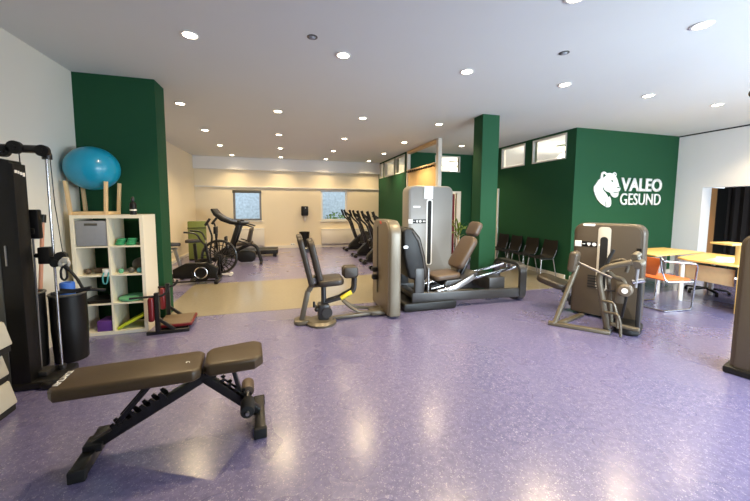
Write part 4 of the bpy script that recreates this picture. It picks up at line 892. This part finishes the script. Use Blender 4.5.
MB(Matrix.Translation((0.08, 0, 1.28)) @ Matrix.Rotation(math.radians(35), 4, 'Y')).prism(rrect(0.24, 0.3, 0.05, -0.15), -0.025, 0.025, 'z', 0.012).build('console', M['black'], ct)
for s in (-1, 1):
    MB().tube([(0.42, s*0.2, 0.32), (0.26, s*0.22, 0.75), (0.16, s*0.24, 1.05), (-0.02, s*0.26, 1.2), (-0.10, s*0.26, 1.42)], 0.026, 10, 0.1).build('swing_arm', M['black_metal'], ct)
    MB().cyl((-0.04, s*0.26, 1.26), (-0.11, s*0.26, 1.45), 0.036, n=12).build('hand_grip', M['rubber'], ct)
    MB().tube([(0.42, s*0.2, 0.30), (0.85, s*0.2, 0.24), (1.15, s*0.18, 0.38)], 0.026, 10, 0.1).build('pedal_arm', M['steel'], ct)
    MB().box((0.62, s*0.2, 0.30), (0.36, 0.14, 0.04), 0.015).build('pedal', M['rubber'], ct)
for y, lab in ((9.75, 'black cross trainer second from the back window wall'), (8.62, 'black cross trainer third from the back window wall'),
               (7.5, 'black cross trainer nearest the pale adductor tower')):
    dup(ct, (2.1, y, 0), 0, lab)

# ------------------------------------------------------------------ back wall fittings
td = thing('towel_dispenser', 'small black paper towel dispenser on the back wall between the windows', 'dispenser', (0.75, 12.4, 1.38))
MB().box((0, -0.10, 0.0), (0.25, 0.19, 0.36), 0.03).build('dispenser_body', M['black'], td)
MB().box((0, -0.12, -0.28), (0.05, 0.02, 0.2), 0.004).build('hanging_towel', M['paper'], td)
MB().box((0.02, -0.197, 0.11), (0.03, 0.006, 0.03), 0.002).build('lock_mark', M['white_plastic'], td)
wb = thing('waste_bin', 'black round waste bin under the towel dispenser at the back wall', 'bin', (0.72, 12.2, 0))
MB().lathe([(0.15, 0), (0.16, 0.01), (0.19, 0.6), (0.18, 0.6), (0.15, 0.05), (0.01, 0.04)], n=28).build('bin_body', M['black'], wb)
MB().torus((0, 0, 0.6), 0.187, 0.01, 'z', 28, 8).build('rim', M['rubber'], wb)
def radiator(x0, x1, z0, z1, label):
    t = thing('radiator', label, 'radiator', ((x0+x1)/2, 12.34, 0)); w_ = x1-x0
    MB().box((0, 0, (z0+z1)/2), (w_, 0.07, z1-z0), 0.01).build('radiator_body', M['trim_white'], t)
    MB().box((0, -0.002, z1+0.005), (w_-0.01, 0.085, 0.02), 0.003).build('top_grille', M['white_plastic'], t)
    MB().cyl((w_/2-0.05, 0.02, 0.0), (w_/2-0.05, 0.02, z0+0.02), 0.012).cyl((-w_/2+0.05, 0.02, 0.0), (-w_/2+0.05, 0.02, z0+0.02), 0.012).build('pipe', M['trim_white'], t)
radiator(1.36, 3.2, 0.12, 0.68, 'white flat radiator under the right back window')
radiator(-1.75, -0.7, 0.12, 0.74, 'white flat radiator under the left back window behind the treadmill')
so = thing('wall_socket', 'white double wall socket low on the back wall left of the bin', 'socket', (0.3, 12.4, 0.13))
MB().box((0, -0.006, 0), (0.16, 0.012, 0.08), 0.004).build('socket_plate', M['white_plastic'], so)
MB().cyl((-0.04, -0.014, 0), (-0.04, -0.008, 0), 0.022).cyl((0.04, -0.014, 0), (0.04, -0.008, 0), 0.022).build('socket_insert', M['grey_box'], so)

# ------------------------------------------------------------------ plant beyond the leg press
pl = thing('potted_plant', 'potted plant with thin arching leaves behind the leg press headrest', 'plant', (3.62, 6.2, 0))
MB().lathe([(0.11, 0), (0.12, 0.01), (0.16, 0.3), (0.145, 0.3), (0.13, 0.26), (0.01, 0.25)], n=24).build('pot', M['pot'], pl)
MB().cyl((0, 0, 0.24), (0.01, 0, 1.05), 0.012, n=8).build('stem', M['wood'], pl)
lv = MB()
for k in range(26):
    a = k*2.4; r = random.uniform(0.18, 0.34); h = random.uniform(0.05, 0.25); z0 = random.uniform(0.85, 1.1)
    d = Vector((math.cos(a), math.sin(a), 0)); s = Vector((-math.sin(a), math.cos(a), 0))*0.014
    P = [Vector((0, 0, z0))+d*r*t+Vector((0, 0, h*math.sin(t*2.3)*1.3)) for t in (0, 0.35, 0.7, 1)]
    lv.add([P[0]-s*0.4, P[0]+s*0.4, P[1]-s, P[1]+s, P[2]-s*0.9, P[2]+s*0.9, P[3]], [(0, 1, 3, 2), (2, 3, 5, 4), (4, 5, 6)])
lv.build('leaves', M['leaf'], pl, flat=True)

# ------------------------------------------------------------------ black chairs along the green wall
vc = thing('visitor_chair', 'black shell chair at the near end of the row by the logo wall corner', 'chair', (5.63, 5.98, 0), -PI/2, 'black chairs along the green wall')
prof = [(0.22, 0.45), (0.19, 0.44), (0.0, 0.43), (-0.17, 0.44), (-0.215, 0.50), (-0.245, 0.66), (-0.265, 0.82)]
def shell(pts, w, t, b, sq=1.0):
    n = len(pts); V = []; F = []
    for i, (y, z) in enumerate(pts):
        ww = w*(1-0.12*(i in (0, n-1)))
        for u in (-1, -0.6, 0, 0.6, 1):
            c = 0.018*(u*u)
            V.append((u*ww/2, y+(c if i > 3 else 0), z+(c if i <= 3 else 0)))
    for i in range(n-1):
        for k in range(4): F.append((i*5+k, i*5+k+1, i*5+k+6, i*5+k+5))
    o = len(V); V2 = []
    for i, (y, z) in enumerate(pts):
        a = pts[max(i-1, 0)]; c = pts[min(i+1, n-1)]; d = Vector((0, c[0]-a[0], c[1]-a[1])).normalized(); nn = Vector((0, -d.z, d.y))
        for k in range(5): V2.append(tuple(Vector(V[i*5+k])-nn*t*(-1)))
    F2 = [tuple(o+j for j in reversed(f)) for f in F]
    E = []
    for i in range(n-1): E += [(i*5, (i+1)*5, o+(i+1)*5, o+i*5), (i*5+4, o+i*5+4, o+(i+1)*5+4, (i+1)*5+4)]
    for k in range(4): E += [(k, o+k, o+k+1, k+1), ((n-1)*5+k, (n-1)*5+k+1, o+(n-1)*5+k+1, o+(n-1)*5+k)]
    return b.add(V+V2, F+F2+E)
# the seat faces local +y; rotating by -90 degrees would face +x, so the chair is turned to face -x
shell(prof[:4], 0.42, 0.012, MB()).build('seat', M['black'], vc)
shell(prof[3:], 0.42, 0.012, MB()).build('backrest', M['black'], vc)
for s in (-1, 1):
    for y0, y1, z in ((0.16, 0.20, 0.42), (-0.16, -0.24, 0.42)):
        MB().cyl((s*0.19, y0, z), (s*0.215, y1, 0.0), 0.011, n=10).build('leg', M['steel'], vc)
    MB().tube([(s*0.19, 0.16, 0.42), (s*0.19, -0.16, 0.42), (s*0.205, -0.23, 0.62)], 0.01, 8, 0.05).build('side_rail', M['grey_dark'], vc)
vc.rotation_euler = (0, 0, PI/2)
for y, lab in ((6.54, 'black shell chair second from the logo wall corner in the row'), (7.10, 'black shell chair third from the logo wall corner in the row'),
               (7.62, 'black shell chair at the far end of the row beside the white door frame')):
    dup(vc, (5.63, y, 0), PI/2, lab)

# ------------------------------------------------------------------ orange cantilever chair, tables, office chair
oc = thing('cantilever_chair', 'orange wooden chair on a chrome cantilever frame before the beech desk', 'chair', (5.82, 3.66, 0), math.radians(-4))
for s in (-1, 1):
    MB().tube([(-0.26, s*0.26, 0.012), (0.26, s*0.26, 0.012), (0.27, s*0.26, 0.40), (0.29, s*0.27, 0.66), (0.0, s*0.27, 0.70), (-0.25, s*0.26, 0.74)] if False else
              [(-0.25, s*0.25, 0.0125), (0.25, s*0.25, 0.0125), (0.27, s*0.25, 0.35), (0.29, s*0.26, 0.68), (-0.30, s*0.24, 0.74), (-0.29, s*0.2, 0.78)], 0.0125, 10, 0.06).build('side_frame', M['chrome'], oc)
    MB().tube([(0.27, s*0.24, 0.42), (-0.20, s*0.22, 0.425), (-0.27, s*0.2, 0.60), (-0.30, s*0.19, 0.80)], 0.0115, 10, 0.06).build('seat_rail', M['chrome'], oc)
MB().tube([(-0.25, -0.25, 0.0125), (-0.30, 0, 0.0125), (-0.25, 0.25, 0.0125)], 0.0125, 10, 0.05).build('floor_bar', M['chrome'], oc)
MB().prism([(-0.2, -0.17), (-0.12, -0.20), (0.22, -0.23), (0.28, -0.17), (0.28, 0.17), (0.22, 0.23), (-0.12, 0.20), (-0.2, 0.17)], 0.435, 0.455, 'z', 0.008).build('seat', M['wood_orange'], oc)
MB(bkx(-0.265, 0.65, -10)).prism([(-0.11, -0.15), (0.11, -0.15), (0.19, 0.09), (0.16, 0.12), (-0.16, 0.12), (-0.19, 0.09)], -0.008, 0.008, 'z', 0.004).build('backrest', M['wood_orange'], oc)
oc.scale = (1.08, 1.08, 1.06)
dk = thing('desk', 'long beech desk with side panel and raised shelf in front of the dark opening', 'desk', (6.9, 3.6, 0))
MB().prism([(-0.50, -0.55), (0.75, -0.75), (0.75, 0.5), (-0.42, 0.25), (-0.56, 0.02)], 0.715, 0.745, 'z', 0.004).build('desk_top', M['wood_yellow'], dk)
MB().box((0.05, -0.62, 0.36), (1.0, 0.028, 0.715), 0.003, Matrix.Rotation(math.radians(-9), 3, 'Z')).build('side_panel', M['wood_yellow'], dk)
MB().bar((-0.36, -0.46, 0.52), (-0.30, 0.28, 0.52), 0.02, 0.26, 0.003).build('modesty_panel', M['wood'], dk)  # darker wood than the desk top, shade put into the colour
for x, y in ((0.6, 0.3), (-0.36, 0.2)): MB().cyl((x, y, 0.0), (x, y, 0.715), 0.03, n=14).build('leg', M['white_plastic'], dk)
MB().box((-0.40, -0.50, 0.89), (0.04, 0.06, 0.29), 0.003).build('shelf_support', M['wood_yellow'], dk)
MB().bar((-0.46, -0.56, 1.05), (-0.42, -0.28, 1.05), 0.34, 0.03, 0.004).build('raised_shelf', M['wood_yellow'], dk)
pp = thing('paper_stack', 'loose white papers heaped on the beech desk under the raised shelf', 'papers', (6.62, 3.36, 0.745))
for k in range(5):
    MB().box((0.012*k, -0.008*k, 0.006+0.012*k), (0.28, 0.2, 0.012), 0.002, Matrix.Rotation(0.2*k-0.3, 3, 'Z')).build('sheet_bundle', M['paper'], pp)
tb = thing('side_table', 'beech table with round white legs by the green wall corner behind orange chair', 'table', (7.2, 4.35, 0))
MB().prism([(-0.86, -0.26), (0.55, -0.18), (0.55, 0.52), (-0.62, 0.52)], 0.715, 0.74, 'z', 0.004).build('table_top', M['wood_yellow'], tb)
for x, y in ((-0.55, -0.12), (-0.02, -0.08), (0.45, 0.42), (-0.5, 0.42)):
    MB().cyl((x, y, 0.0), (x, y, 0.715), 0.035, n=16).build('leg', M['white_plastic'], tb)
of = thing('swivel_stool', 'dark swivel stool with star base tucked behind the beech desk', 'stool', (7.55, 4.0, 0), math.radians(20))
for k in range(5):
    a = 2*PI*k/5
    MB().bar((0, 0, 0.1), (0.3*math.cos(a), 0.3*math.sin(a), 0.07), 0.05, 0.03, 0.008).cyl((0.3*math.cos(a), 0.3*math.sin(a)-0.02, 0.03), (0.3*math.cos(a), 0.3*math.sin(a)+0.02, 0.03), 0.03, n=12).build('base_spoke', M['black'], of)
MB().cyl((0, 0, 0.09), (0, 0, 0.46), 0.028, n=12).build('gas_column', M['steel'], of)
MB().prism(rrect(0.48, 0.46, 0.16, -0.23), 0.45, 0.54, 'z', 0.03, 3).build('seat', M['rubber'], of)
